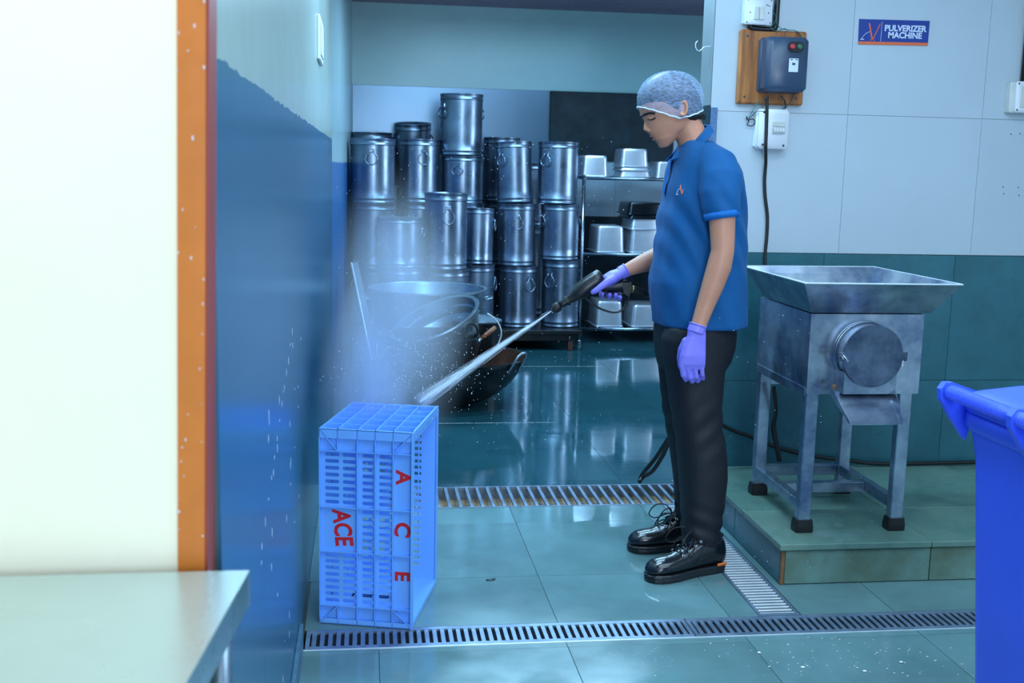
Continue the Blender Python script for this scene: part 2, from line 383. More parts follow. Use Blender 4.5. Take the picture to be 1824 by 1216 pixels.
# grey skirting strip, worn, at the foot of the left wall
# near cream wall and orange frame (they lean a hair)
def lean(z): return (z-1.255)*.022
def xz(x, z): return x+lean(z)
nw = MB().hexa([(-2.6, 1.37, 0), (xz(-.223, 0), 1.37, 0), (xz(-.223, 0), 1.44, 0), (-2.6, 1.44, 0), (-2.6, 1.37, ZC), (xz(-.223, ZC), 1.37, ZC), (xz(-.223, ZC), 1.44, ZC), (-2.6, 1.44, ZC)])
struct('wall_front', nw, M['nearwall'])
of = thing('door_frame', 'orange painted door frame post between cream wall and blue wall', 'door frame', (-.2, 1.37, 0))
of['kind'] = 'structure'
def fr(x0, x1, y0, y1, z0=0, z1=ZC): return [(xz(x0, z0), y0, z0), (xz(x1, z0), y0, z0), (xz(x1, z0), y1, z0), (xz(x0, z0), y1, z0), (xz(x0, z1), y0, z1), (xz(x1, z1), y0, z1), (xz(x1, z1), y1, z1), (xz(x0, z1), y1, z1)]
MB().hexa(fr(-.2228, -.1905, 1.366, 1.4395)).build('post', M['orange'], of)
MB().hexa(fr(-.1903, -.1872, 1.370, 1.4395)).build('post_edge', M['darkorange'], of)
# paint chips on the frame
ch = MB()
for k in range(30):
    z = random.uniform(.9, 1.65); x = random.choice((-.193, -.2215, random.uniform(-.22, -.195)))+random.uniform(-.001, .001)
    r = random.uniform(.0004, .0011)
    c0 = (xz(x, z), 1.3652, z); ch.ell(c0, r, .0006, r*random.uniform(1, 3.2), 8, 4)
o = ch.build('paint_chip', M['print'], of); o['kind'] = 'stuff'; o['label'] = 'pale chips in the orange paint'
# machine wall (right) with panels and dado
rw = MB().box(XE, 3.6, YW+.006, YW+.15, 0, ZC); wr = struct('wall_right', rw, M['grout'])
zc = [1.067, 1.642, 2.217, ZC]; xc = [XE, 1.983, 2.578, 3.173, 3.6]
for a, b in zip(zc, zc[1:]):
    for c, d in zip(xc, xc[1:]):
        sl = lambda x, z: x
        g = .0007
        MB().box(c+g, d-g, YW, YW+.006, a+g, b-g).build('panel', M['plaster'], wr)
zd = [.0, .521, 1.065]; xd = [XE, 1.92, 2.509, 3.1, 3.6]
for a, b in zip(zd, zd[1:]):
    for c, d in zip(xd, xd[1:]):
        MB().cbox(c+.0007, d-.0007, YW-.004, YW+.006, a+.0007, b-.0007, .001).build('tile', M['dado'], wr)
# the jamb face of the opening
jb = MB().box(XE-.003, XE-.0002, YW, YW+.15, 1.665, ZC); struct('trim_4', jb, mat('jamb paint', (110, 120, 124), .45, var=.08))
jb = MB().box(XE-.003, XE-.0002, YW, YW+.15, 0, 1.664); struct('trim_5', jb, M['slate'])
tb = MB().box(XE+.0005, XE+.028, YW-.007, YW-.001, 1.35, 1.655); tb = struct('trim_6', tb, mat('chipped blue strip', (60, 96, 140), .5, vscale=40, col2=(90, 125, 165)))
# back wall
bw = MB().box(-.35, 4.2, YB, YB+.15, 0, ZC+.1); struct('wall_back', bw, M['backwall'])
sp = tag(MB().cbox(-.108, 1.545, YB-.012, YB-.001, .25, 2.037, .002).build('steel_sheet', mat('dull wall steel sheet', (96, 124, 148), .24, .5, var=.05, vscale=1.5, bump=.05, bscale=2.2)),
         'grey steel sheet cladding the back wall behind the tall cans', 'wall sheet')
bt = MB().box(1.548, 4.2, YB-.010, YB-.001, .985, 2.035); wbt = struct('trim_7', bt, M['grout'])
for a, b in zip((1.55, 2.14, 2.74, 3.34), (2.14, 2.74, 3.34, 4.2)):
    MB().box(a+.001, b-.001, YB-.016, YB-.010, .99, 2.035).build('tile', M['backtile'], wbt)
bd = MB().box(-.11, 4.2, YB-.02, YB-.013, 0, .985); struct('trim_8', bd, M['slate'])
tag(MB().cbox(1.55, 2.63, YB-.045, YB-.017, 1.462, 2.035, .002).build('slate_sheet', M['slate']), 'dark slate sheet high on the back wall above the pan rack', 'wall sheet')
# ceilings
cb = MB().box(-.35, 4.2, YW+.15, YB+.15, ZC, ZC+.1); c1 = struct('ceiling', cb, M['ceil'])
for k in range(60):
    y = YB-.08-k*.083
    MB().box(-.1, 4.1, y, y+.012, ZC-.008, ZC).build('rib', M['ceil'], c1)
cb = MB().box(-2.6, 3.7, -2.6, YW+.15, ZC, ZC+.1); struct('ceiling_front', cb, M['ceilf'])
# unseen shell of the room
struct('wall_near', MB().box(-2.6, 3.7, -2.7, -2.6, 0, ZC), M['plaster'])
struct('wall_side_left', MB().box(-2.7, -2.6, -2.6, 1.44, 0, ZC), M['nearwall'])
struct('wall_side_right', MB().box(3.6, 3.7, -2.6, YW+.15, 0, ZC), M['plaster'])
struct('wall_back_right', MB().box(4.1, 4.2, YW+.15, YB, 0, ZC), M['backtile'])

# skirting on left wall, worn
sk = struct('baseboard_left', MB().cbox(XL+.0002, XL+.012, 1.45, 3.09, 0.001, .085, .002), mat('worn blue skirting', (84, 128, 150), .4, vscale=16, col2=(60, 92, 112)))

# ------------------------------------------------------------------ platform
pf = thing('platform', 'raised green stone plinth under the steel machine', 'plinth', (1.42, 3.49, 0)); pf['kind'] = 'structure'
PX, PY, PZ = 1.416, 3.49, .148
MB().box(PX+.012, 3.598, PY+.012, YW-.006, .001, PZ-.024).build('core', M['joint'], pf)
xt = [PX, 1.955, 2.52, 3.1, 3.598]; yt = [PY, 3.86, YW-.005]
for i, (c, d) in enumerate(zip(xt, xt[1:])):
    for a, b in zip(yt, yt[1:]):
        e = -.012 if a == PY else .001
        MB().cbox(c+.001-(.012 if i == 0 else 0), d-.001, a+e, b-.001, PZ-.023, PZ-(.0 if i == 0 else .0012*i), .003).build('slab', M['plat'], pf)
for c, d in zip([PX+.012, 1.958, 2.5, 3.1], [1.958, 2.5, 3.1, 3.598]):
    MB().cbox(c+.0015, d-.0015, PY, PY+.0118, .002, PZ-.026, .002).build('face_tile', M['platface'], pf)
for c, d in ((PY+.014, 3.98), (3.98, YW-.006)):
    MB().cbox(PX, PX+.0118, c, d-.0015, .002, PZ-.026, .002).build('face_tile', M['dado'], pf)
MB().box(PX-.001, PX+.011, PY-.001, PY+.012, .002, PZ-.026).build('corner_strip', M['rust'], pf)

# ------------------------------------------------------------------ drain gratings
def grate(name, label, x0, x1, y0, y1, n, axis, bw_, zt, border, m, mbar, parent_cat='drain grating', bar_name='bar', th=.006):
    t = thing(name, label, parent_cat, ((x0+x1)/2, (y0+y1)/2, -.02))
    f = MB(); f.box(x0, x1, y0, y0+border, zt-th, zt); f.box(x0, x1, y1-border, y1, zt-th, zt)
    f.box(x0, x0+border*.6, y0+border, y1-border, zt-th, zt); f.box(x1-border*.6, x1, y0+border, y1-border, zt-th, zt)
    # legs into the trench
    f.box(x0, x1, y0, y0+.003, -.06, zt-th); f.box(x0, x1, y1-.003, y1, -.06, zt-th)
    f.build('frame', m, t)
    if axis == 'x':
        proto = MB().cbox(-bw_/2, bw_/2, y0+border-.0005, y1-border+.0005, zt-th, zt-.0004, .0008)
    else:
        proto = MB().cbox(x0+border*.6, x1-border*.6, -bw_/2, bw_/2, zt-th, zt-.0004, .0008)
    L = (x1-x0) if axis == 'x' else (y1-y0)
    o = None
    for k in range(n):
        c = (k+.5)/n*L*(1-2*border*.6/L)+border*.6
        loc = Vector((x0+c, 0, 0)) if axis == 'x' else Vector((0, y0+c, 0))
        if o is None: o = proto.build(bar_name, mbar, None)
        b = o if k == 0 else o.copy()
        if k: C.objects.link(b)
        b.parent = t; b.location = loc-t.location
    return t
for i, (a, b, lab) in enumerate(((-.172, 1.0, 'slotted steel drain grating along the floor in front of the blue crate'),
                                 (1.003, 1.995, 'slotted steel drain grating in the floor in front of the shoes and plinth'),
                                 (1.998, 3.3, 'slotted steel drain grating running behind the blue bin'))):
    grate('drain_grating', lab, a, b, 3.097, 3.233, round((b-a)/.0245), 'x', .0135, 0, .020, M['chan'], M['chan'])
grate('drain_grating', 'wide-barred open drain grating over brown mud behind the crate', -.045, 1.388, 4.423, 4.727, 31, 'x', .014, 0, .012, M['chan'], M['chan'], th=.012)
grate('drain_grating', 'narrow grating of bright crossbars running beside the plinth', 1.252, 1.388, 3.238, 4.418, 48, 'y', .010, -.001, .018, M['chan'], M['bright'])
tb = MB().box(-.187, 3.3, 3.088, 3.094, -.002, .0015); struct('trim_9', tb, M['bright'])

# ------------------------------------------------------------------ steel table in the near left corner
TZ = .90
tc_ = [(-.141, 1.342), (-.20, .75), (-1.6, .75), (-1.6, 1.342)]
tt = thing('steel_table', 'steel-topped work table against the cream wall in the near left corner', 'table', (-.8, 1.0, 0))
MB().hexa([(x, y, TZ-.0025) for x, y in tc_]+[(x, y, TZ) for x, y in tc_]).build('tabletop', mat('satin table steel', (178, 196, 192), .30, .55, var=.05, vscale=3, rvar=.06), tt)
ap = MB()
for i in range(4):
    p, r_ = Vector((*tc_[i], 0)), Vector((*tc_[(i+1) % 4], 0)); d = (r_-p).normalized(); nrm = Vector((-d.y, d.x, 0))
    cen = Vector((-.8, 1.05, 0)); nrm = nrm if (cen-p).dot(nrm) > 0 else -nrm
    a0, a1 = p+nrm*.0005, r_+nrm*.0005; b0, b1 = a0+nrm*.002, a1+nrm*.002
    ap.hexa([(v.x, v.y, TZ-.045) for v in (a0, a1, b1, b0)]+[(v.x, v.y, TZ-.0027) for v in (a0, a1, b1, b0)])
ap.build('apron', M['steel'], tt)
for x, y in ((-.175, 1.30), (-.24, .80), (-1.55, .80), (-1.55, 1.30)):
    lg = MB().tube([(x, y, .02), (x, y, TZ-.003)], .016, 14).build('leg', M['steel'], tt, smooth=True)
    MB().lathe([(.019, 0), (.019, .03), (.015, .034)], 14, (x, y, 0), cap=True).build('foot', M['rubber'], lg)
MB().tube([(-.175, 1.30, .25), (-.24, .80, .25)], .011, 10).build('stretcher', M['steel'], tt)
MB().tube([(-1.55, 1.30, .25), (-.175, 1.30, .25)], .011, 10).build('stretcher', M['steel'], tt)

# ------------------------------------------------------------------ blue crate standing on its end
CW, CD, CH = .288, .385, .612
cr = thing('plastic_crate', 'blue slotted plastic crate standing on its end, stencilled with red letters', 'crate', (-.137, 3.285, 0.002), math.radians(-14.6))
T = .0028; RB = .016                                     # skin thickness, rib depth
us = [0, .2, .41, .6, .79, 1]; vs = [0, .095, .375, .605, .89, 1]   # v from the floor up
def slots():
    out = []
    cols = [(.055, .205), (.245, .40), (.455, .58), (.635, .77)]
    for (v0, v1, n, cs) in ((.095, .375, 8, (0, 1, 2, 3)), (.375, .605, 6, (2, 3)), (.605, .89, 8, (0, 1, 2, 3))):
        for k in range(n):
            c = v0+(k+.62)/(n+.25)*(v1-v0); h = .0092
            for ci in cs: out.append((cols[ci][0]*CW, cols[ci][1]*CW, (c-h)*CH, (c+h)*CH))
    return out
SL0 = slots()
def side(name, yskin, yout, parent, du=0.):
    mb = MB(); SL = [((a, b, c, d) if a < .6*CW or not du else (a-.008, b+.016, c, d)) for a, b, c, d in SL0]
    U = [0, CW]+[v for s in SL for v in s[:2]]; V = [0, CH]+[v for s in SL for v in s[2:]]
    # octagonal slot ends: two extra columns
    e = .0020
    U += [s[0]+e for s in SL]+[s[1]-e for s in SL]
    V += [s[2]+.0018 for s in SL]+[s[3]-.0018 for s in SL]
    def solid(u, v):
        for a, b, c, d in SL:
            if a < u < b and c < v < d:
                if (u < a+e or u > b-e) and (v < c+.0018 or v > d-.0018): return True
                return False
        return True
    sgn = 1 if yout > yskin else -1
    plate(mb, U, V, solid, lambda u, v, q: (u, yskin+sgn*q, v), T)
    y0, y1 = sorted((yskin+sgn*.0006, yout)); r = .0014
    for i, u in enumerate(us):
        x = min(max(u*CW, r), CW-r)
        if u == .2:
            mb.box(x-r, x+r, y0, y1, 0, vs[1]*CH); mb.box(x-r, x+r, y0, y1, vs[4]*CH, CH)
        elif u == .79 or u == .6:
            mb.box(x-r, x+r, y0, y1, 0, CH)
        else: mb.box(x-r, x+r, y0, y1, 0, CH)
    for v in vs:
        z = min(max(v*CH, r), CH-r); mb.box(0, CW, y0, y1, z-r, z+r)
    for (a, b, c, d) in ((0, vs[5], .2, vs[4]), (1, vs[5], .79, vs[4]), (.2, vs[1], 0, 0), (.79, vs[1], 1, 0)):
        p, q_ = Vector((a*CW, 0, b*CH)), Vector((c*CW, 0, d*CH)); dd = (q_-p).normalized(); nn = Vector((-dd.z, 0, dd.x))*r
        pts = []
        for yy in (y0, y1): pts += [(*(w_),) for w_ in ((p-nn), (q_-nn), (q_+nn), (p+nn))]
        pts = [(x_, (y0 if i < 4 else y1), z_) for i, (x_, _, z_) in enumerate(pts)]
        mb.hexa(pts)
    return mb.build(name, M['crate'], parent, world=False)
side('side_panel', RB, 0, cr)
side('side_panel', CD-RB, CD, cr, .022)
# end panels (top and the one it stands on) with rib grid
def end(z0, z1, zs):
    mb = MB(); mb.box(0, CW, RB, CD-RB, zs, zs+T)
    r = .0013; lo, hi = sorted((z0, z1))
    for u in us: x = min(max(u*CW, r), CW-r); mb.box(x-r, x+r, 0, CD, lo, hi)
    for k in range(6): y = min(max(k/5*CD, r), CD-r); mb.box(0, CW, y-r, y+r, lo, hi)
    return mb
end(CH, CH-.028, CH-.028-T).build('end_panel', M['crate'], cr, world=False)
e2 = MB(); plate(e2, [0, .05, .10, .19, .25, CW], [RB, .10, .16, .22, .30, CD-RB], lambda u, v: not (.05 < u < .19 and .16 < v < .22), lambda u, v, q: (u, v, RB+q), T)
r = .0013
for u in us: x = min(max(u*CW, r), CW-r); e2.box(x-r, x+r, 0, CD, 0, RB)
for k in range(6): y = min(max(k/5*CD, r), CD-r); e2.box(0, CW, y-r, y+r, 0, RB)
e2.build('end_panel', M['crate'], cr, world=False)
# base panel (now at the left) with grid of square holes
bp_ = MB(); U = [RB+.012+k*.03 for k in range(12)]; V = [RB+.02+k*.03 for k in range(19)]
plate(bp_, [RB, CD-RB]+U+[u+.022 for u in U], [RB, CH-RB]+V+[v+.022 for v in V],
      lambda u, v: not (any(a < u < a+.022 for a in U[::3]) and any(a < v < a+.022 for a in V[::3])), lambda u, v, q: (q, u, v), T)
bp_.build('base_panel', M['crate'], cr, world=False)
# rim round the opening
rm = MB()
for (a, b, c, d) in ((-.004, RB, 0, CH), (CD-RB, CD+.004, 0, CH)): rm.box(CW-.004, CW+.002, a, b, 0, CH)
for (c, d) in ((0, RB), (CH-RB, CH+.002)): rm.box(CW-.004, CW+.002, RB, CD-RB, c, d)
rm.build('rim', M['crate'], cr, world=False)
def crate_text(body, size, u, v, sx=1., rot=0):
    # letter tops point towards the opening (+u); reading runs downwards
    def pl(p):
        x, y, z = p; x, y = x*math.cos(rot)-y*math.sin(rot), x*math.sin(rot)+y*math.cos(rot)
        return Vector((u*CW+y*1., RB-T-.0006-z, v*CH-x*sx))
    mb = text_mb(body, size, pl, .0004, .0022); ob = mb.build('lettering', M['paint'], cr, world=False); ob['label'] = 'red stencilled letter'; return ob
crate_text('A', .062, .885, .77); crate_text('C', .066, .88, .505, 1., -.12); crate_text('E', .062, .88, .265)
crate_text('ACE', .076, .235, .495, .80, .08)

# ------------------------------------------------------------------ pulverizer machine
mc = thing('pulverizer_machine', 'stainless steel pulverizer on four legs with a wide tray hopper', 'machine', (1.72, 3.85, PZ))
X0, X1, Y0, Y1 = 1.512, 1.922, 3.60, 4.10
ZB0, ZB1 = .645, .925
bd = MB(); bd.box(X0, X1, Y0, Y1, ZB0, ZB1)
b_ = bd.build('body', M['machine'], mc)
# side lower lip
MB().box(X0-.003, X0, Y0+.01, Y1-.01, ZB0-.01, ZB0+.02).build('lip', M['machine'], b_)
MB().box(X0+.01, X1-.01, Y1-.02, Y1-.005, ZB0-.06, ZB0).build('back_apron', M['machine'], b_)
# hopper: hollow frustum with thin walls
ht = 1.040
H0 = [(1.440, 3.50), (1.997, 3.50), (1.990, 4.155), (1.443, 4.13)]     # rim
H1 = [(1.512, 3.60), (1.945, 3.60), (1.935, 4.06), (1.512, 4.06)]
def fru(t): return [(x, y, ZB1+.004) for x, y in H1], [(x, y, ht) for x, y in H0]
cen = Vector((1.72, 3.83, 0))
outer0, outer1 = fru(0)
inner0 = [tuple((Vector((x, y, 0))-cen)*.985+cen+Vector((0, 0, ZB1+.008))) for x, y in H1]
inner1 = [tuple((Vector((x, y, 0))-cen)*.988+cen+Vector((0, 0, ht))) for x, y in H0]
hp = MB(); hp.loft([outer0, outer1, inner1, inner0], cap=False)
hp.add([*outer0], [(0, 1, 2, 3)]); hp.add([*inner0], [(0, 1, 2, 3)])
ho = hp.build('hopper', M['machine'], mc)
rl = MB().tube([(x, y, ht) for x, y in H0], .0028, 6, closed=True).build('rim', M['bright'], ho)
# round mill housing
dc = Vector((1.706, 0, .792))
def cyl_y(mb, c, y0, y1, r, n=48, r2=None):
    mb.loft([[(c.x+r*math.cos(2*PI*j/n), y0, c.z+r*math.sin(2*PI*j/n)) for j in range(n)],
             [(c.x+(r2 or r)*math.cos(2*PI*j/n), y1, c.z+(r2 or r)*math.sin(2*PI*j/n)) for j in range(n)]])
mbx = MB(); cyl_y(mbx, dc, Y0-.075, Y0+.01, .104); hs = mbx.build('mill_housing', M['machine'], mc, angle=35)
for yy, rr in ((Y0-.006, .110), (Y0-.020, .109)):
    MB().tube([(dc.x+rr*math.cos(2*PI*j/48), yy, dc.z+rr*math.sin(2*PI*j/48)) for j in range(48)], .0028, 6, closed=True).build('flange', M['steel'], hs, smooth=True)
mbx = MB(); cyl_y(mbx, dc, Y0-.083, Y0-.076, .107); lid = mbx.build('mill_lid', M['disc'], mc, angle=35); lid['label'] = 'dull round lid'
for s in (-1, 1):
    e = MB().cbox(dc.x+s*.108-.016, dc.x+s*.108+.016, Y0-.0824, Y0-.0765, dc.z-.016, dc.z+.014, .003); e.build('lug', M['disc'], lid)
kb = MB().tube([(dc.x-.112, Y0-.10, dc.z-.002), (dc.x-.112, Y0-.07, dc.z-.002)], .007, 12); kb.tube([(dc.x-.118, Y0-.097, dc.z+.010), (dc.x-.100, Y0-.112, dc.z-.012)], .003, 8); kb.build('wing_nut', M['eyelet'], lid, smooth=True)
MB().tube([(dc.x+.108, Y0-.078, dc.z-.012), (dc.x+.108, Y0-.078, dc.z-.036)], .004, 8).build('hinge_pin', M['bright'], lid)
# discharge box and chute
db = MB().box(1.612, 1.800, Y0-.074, Y0-.001, .660, .735).build('discharge_box', M['machine'], mc)
def chute():
    mb = MB(); t = .003
    A = Vector((1.580, Y0-.045, .655)); B = Vector((1.795, Y0-.045, .655)); Cc = Vector((1.772, Y0-.19, .580)); D = Vector((1.592, Y0-.19, .580))
    up = Vector((0, .02, .03)); z = Vector((0, 0, t))
    mb.hexa([A, B, Cc, D, A+z, B+z, Cc+z, D+z])
    for p, q_, s in ((A, D, -1), (B, Cc, 1)):
        k = Vector((s*t, 0, 0)); uu = Vector((s*.006, 0, .042)); vv = Vector((s*.002, 0, .014))
        mb.hexa([p, q_, q_+k, p+k, p+uu, q_+vv, q_+vv+k, p+uu+k])
    mb.hexa([A, B, B+Vector((0, .003, 0)), A+Vector((0, .003, 0)), A+Vector((0, 0, .01)), B+Vector((0, 0, .01)), B+Vector((0, .003, .01)), A+Vector((0, .003, .01))])
    return mb
chu = chute().build('chute', M['machine'], mc)
MB().ell((1.590, Y0-.049, .680), .010, .004, .010, 10, 6).build('bolt', M['rust'], chu, smooth=True)
# legs: square tube
lw_ = .046
legs = {}
for nm, (x, y) in dict(fl=(X0+.001, Y0+.001), fr=(X1-lw_-.02, Y0+.001), bl=(X0+.001, Y1-lw_), br=(X1-lw_-.02, Y1-lw_)).items():
    lg = MB().cbox(x, x+lw_, y, y+lw_*.8, PZ+.004, ZB0+.02, .003).build('leg', M['machine'], mc)
    MB().loft([[(x+lw_/2+(lw_/2+.006)*k*cx_, y+lw_*.4+(lw_*.4+.006)*k*cy_, z) for cx_, cy_ in ((-1, -.8), (-.8, -1), (.8, -1), (1, -.8), (1, .8), (.8, 1), (-.8, 1), (-1, .8))] for k, z in ((1.1, PZ+.001), (1.12, PZ+.02), (1, PZ+.045))]).build('foot', M['rubber'], lg)
ZR = .262
def rail(x0, x1, y0, y1, z0=ZR-.04, z1=ZR): MB().cbox(x0, x1, y0, y1, z0, z1, .002).build('stretcher', M['machine'], mc)
rail(X0+.004, X0+.038, Y0+.038, Y1-lw_); rail(X1-lw_-.012, X1-.026, Y0+.038, Y1-lw_)
rail(X0+lw_, X1-lw_-.02, Y1-.035, Y1-.002); rail(X0+.038, X1-lw_-.012, 3.835, 3.872, ZR-.042, ZR-.004)

# ------------------------------------------------------------------ blue wheelie bin, near right
def bin_():
    base = Vector((1.285, 2.205, 0)); ang = math.radians(-90)
    t = thing('wheelie_bin', 'tall blue plastic wheelie bin cut off by the right edge', 'bin', base, ang)
    W, D, H = .50, .52, .93
    def ring(i, z, r=.05):
        pts = []
        for cx_, cy_, a0 in ((W-r, r, -90), (W-r, D-r, 0), (r, D-r, 90), (r, r, 180)):
            for k in range(5):
                a = math.radians(a0+k*22.5); R = r
                pts.append((cx_+R*math.cos(a)+(W/2-cx_)*2*i/W*1, cy_+R*math.sin(a)+(D/2-cy_)*2*i/D*1, z))
        return pts
    b = MB(); b.loft([ring(.070, .06), ring(.064, .08), ring(.012, .80), ring(.0, .865)]); b.build('body', M['bin'], t, world=False, angle=50)
    rm_ = MB(); rm_.loft([ring(-.008, .866, .055), ring(-.014, .876, .055), ring(-.014, .900, .055), ring(-.008, .906, .055)]); rm_.build('rim', M['bin'], t, world=False, angle=50)
    ld = MB(); ld.loft([ring(-.014, .9065, .055), ring(-.020, .925, .055), ring(-.006, .944, .055), ring(.07, .966, .055), ring(.15, .975, .055)]); ld.build('lid', M['bin'], t, world=False, angle=60)
    # handle bar carried on brackets at the back of the bin (facing the room)
    yb = -.038; zb = .942
    MB().tube([(-.015, yb, zb), (W+.015, yb, zb)], .0160, 16).build('handle_bar', M['bin'], t, world=False, smooth=True)
    gr = MB()
    for k in range(60): x = .012+k*(W-.04)/60; gr.tube([(x+.010*j/6, yb+.0163*math.cos(.6+j*.55), zb+.0163*math.sin(.6+j*.55)) for j in range(7)], .0011, 4)
    gr.build('grip_ribs', M['bin'], t, world=False)
    for x in (-.006, .26, W-.03):
        br = MB()
        pts = [(x, .02, .945), (x, -.03, .962), (x, yb-.010, .962), (x, yb-.020, .948), (x, yb-.018, .925), (x, yb+.012, .880), (x, .008, .835), (x, .014, .86)]
        n = len(pts)
        br.add([(p[0]-.009, p[1], p[2]) for p in pts]+[(p[0]+.009, p[1], p[2]) for p in pts], [tuple(range(n)), tuple(range(n, 2*n))]+[(i, (i+1) % n, n+(i+1) % n, n+i) for i in range(n)])
        br.build('bracket', M['bin'], t, world=False)
    for x in (.04, W-.04):
        wb = MB(); nn = 24
        wb.loft([[(x+dx, .03+rr*math.cos(2*PI*j/nn), .10+rr*math.sin(2*PI*j/nn)) for j in range(nn)] for dx, rr in ((-.02, .085), (-.016, .10), (.016, .10), (.02, .085))])
        wb.build('wheel', M['rubber'], t, world=False)
    bt = MB(); bt.loft([ring(.08, 0.0), ring(.07, .062)]); bt.build('foot', M['bin'], t, world=False)
    return t
bin_()

# ------------------------------------------------------------------ things on the machine wall
W0 = YW
def wp(x, y, d=0.): p = at(x, y, W0-d); return p
def wallbox(mb, x0, x1, z0, z1, d0, d1, b=.004):
    def ring(i, y): return [(x0+i+b, y, z0+i), (x1-i-b, y, z0+i), (x1-i, y, z0+i+b), (x1-i, y, z1-i-b), (x1-i-b, y, z1-i), (x0+i+b, y, z1-i), (x0+i, y, z1-i-b), (x0+i, y, z0+i+b)]
    return mb.loft([ring(0, W0-d0), ring(0, W0-d1+b), ring(b, W0-d1)])
# wooden board
bo = thing('mounting_board', 'brown wooden mounting board behind the blue starter box', 'board', (1.63, W0, 1.8))
wallbox(MB(), 1.497, 1.775, 1.672, 1.965, .001, .028, .006).build('plank', M['board'], bo)
for x, z in ((1.525, 1.70), (1.745, 1.70), (1.525, 1.94), (1.745, 1.94)):
    MB().ell((x, W0-.0285, z), .005, .002, .005, 10, 6).build('screw', M['dirt'], bo)
# starter box
st = thing('motor_starter', 'blue-grey motor starter box with two push buttons', 'starter box', (1.66, W0-.03, 1.82))
s0 = MB(); wallbox(s0, 1.573, 1.752, 1.717, 1.933, .0295, .060, .010); s0.build('back_case', M['starter'], st, angle=40)
s0 = MB(); wallbox(s0, 1.577, 1.750, 1.719, 1.931, .0605, .125, .014); co = s0.build('cover', M['starter'], st, angle=40)
ov = MB(); n = 28
ov.loft([[(1.692+.032*math.copysign(abs(math.cos(2*PI*j/n))**.6, math.cos(2*PI*j/n)), W0-y, 1.893+.020*math.copysign(abs(math.sin(2*PI*j/n))**.8, math.sin(2*PI*j/n))) for j in range(n)] for y in (.124, .131)])
ov.build('button_plate', M['blackp'], co)
for x, m in ((1.676, 'red'), (1.706, 'green')):
    s0 = MB(); s0.loft([[(x+r_*math.cos(2*PI*j/16), W0-y, 1.893+r_*math.sin(2*PI*j/16)) for j in range(16)] for r_, y in ((.010, .131), (.010, .137), (.007, .139))])
    k = s0.build('push_button', M[m], co); k['label'] = m+' push button'
s0 = MB(); wallbox(s0, 1.668, 1.707, 1.795, 1.848, .125, .1265, .001); lbp = s0.build('name_plate', M['print'], co); lbp['label'] = 'white name plate'
s0 = MB(); wallbox(s0, 1.681, 1.694, 1.822, 1.831, .1265, .1272, .0005); s0.build('print', M['starter'], lbp)
for x in (1.673, 1.694): s0 = MB(); wallbox(s0, x, x+.010, 1.841, 1.845, .1265, .1272, .0005); s0.build('print', M['starter'], lbp)
# breaker box
br = thing('breaker_box', 'white plastic breaker box under the wooden board', 'breaker box', (1.65, W0, 1.56))
s0 = MB(); wallbox(s0, 1.580, 1.712, 1.492, 1.654, .001, .038, .012); s0.build('back_case', M['white'], br, angle=40)
s0 = MB(); wallbox(s0, 1.586, 1.713, 1.494, 1.653, .0385, .055, .010); cv = s0.build('cover', M['white'], br, angle=40)
s0 = MB(); wallbox(s0, 1.640, 1.694, 1.583, 1.604, .055, .060, .002); s0.build('window_flap', M['offwhite'], cv)
s0 = MB(); wallbox(s0, 1.640, 1.694, 1.556, 1.580, .055, .064, .002); k = s0.build('breaker', M['offwhite'], cv)
for i in range(4): s0 = MB(); wallbox(s0, 1.644+i*.012, 1.652+i*.012, 1.562, 1.573, .064, .070, .001); s0.build('toggle', M['white'], cv)
for x, z in ((1.604, 1.640), (1.604, 1.510), (1.692, 1.508)): MB().ell((x, W0-.055, z), .005, .002, .005, 10, 6).build('screw', M['dirt'], cv)
# top switch box and conduit
sw = thing('switch_box', 'white surface switch box at the top of the wall beside black conduit', 'switch', (1.56, W0, 2.03))
s0 = MB(); wallbox(s0, 1.505, 1.612, 1.985, 2.082, .001, .042, .004); s0.build('back_box', M['offwhite'], sw, angle=40)
s0 = MB(); wallbox(s0, 1.502, 1.615, 1.982, 2.085, .0425, .053, .004); fp = s0.build('face_plate', M['white'], sw, angle=40)
for x in (1.537, 1.560): s0 = MB(); wallbox(s0, x, x+.020, 2.000, 2.052, .053, .059, .002); s0.build('rocker', M['offwhite'], fp)
for x, z in ((1.510, 2.076), (1.607, 2.076), (1.510, 1.990), (1.607, 1.990), (1.522, 2.028), (1.598, 2.028)): MB().ell((x, W0-.053, z), .0028, .002, .0028, 8, 5).build('screw', M['dirt'], fp)
cdn = MB().tube(smooth_path([(1.648, W0-.02, ZC-.001), (1.646, W0-.02, 2.3), (1.644, W0-.02, 2.02), (1.643, W0-.02, 1.985), (1.635, W0-.02, 1.972), (1.60, W0-.02, 1.968), (1.560, W0-.02, 1.970), (1.540, W0-.02, 1.975), (1.535, W0-.02, 1.9835)], 5), .0115, 12)
tag(cdn.build('conduit', M['blackp'], smooth=True), 'thick black conduit curling under the white switch box', 'conduit')
tag(MB().tube([(1.545, W0-.02, ZC-.001), (1.545, W0-.02, 2.086)], .010, 12).build('conduit', M['blackp'], smooth=True), 'thin black conduit entering the top of the switch box', 'conduit')
# cable down from the starter
cbl = [wp(x, y, d) for x, y, d in ((1366, 172, .07), (1366, 186, .068), (1366, 200, .068), (1365, 235, .068), (1364, 262, .066), (1364, 290, .03), (1362, 320, .015), (1363, 350, .012), (1367, 385, .012), (1366, 420, .012), (1363, 455, .015), (1364, 500, .03), (1372, 560, .06), (1380, 610, .08))]
tag(MB().tube(smooth_path(cbl, 5), .0068, 10).build('power_cable', M['rubber'], smooth=True), 'black power cable hanging down the wall from the starter box', 'cable')
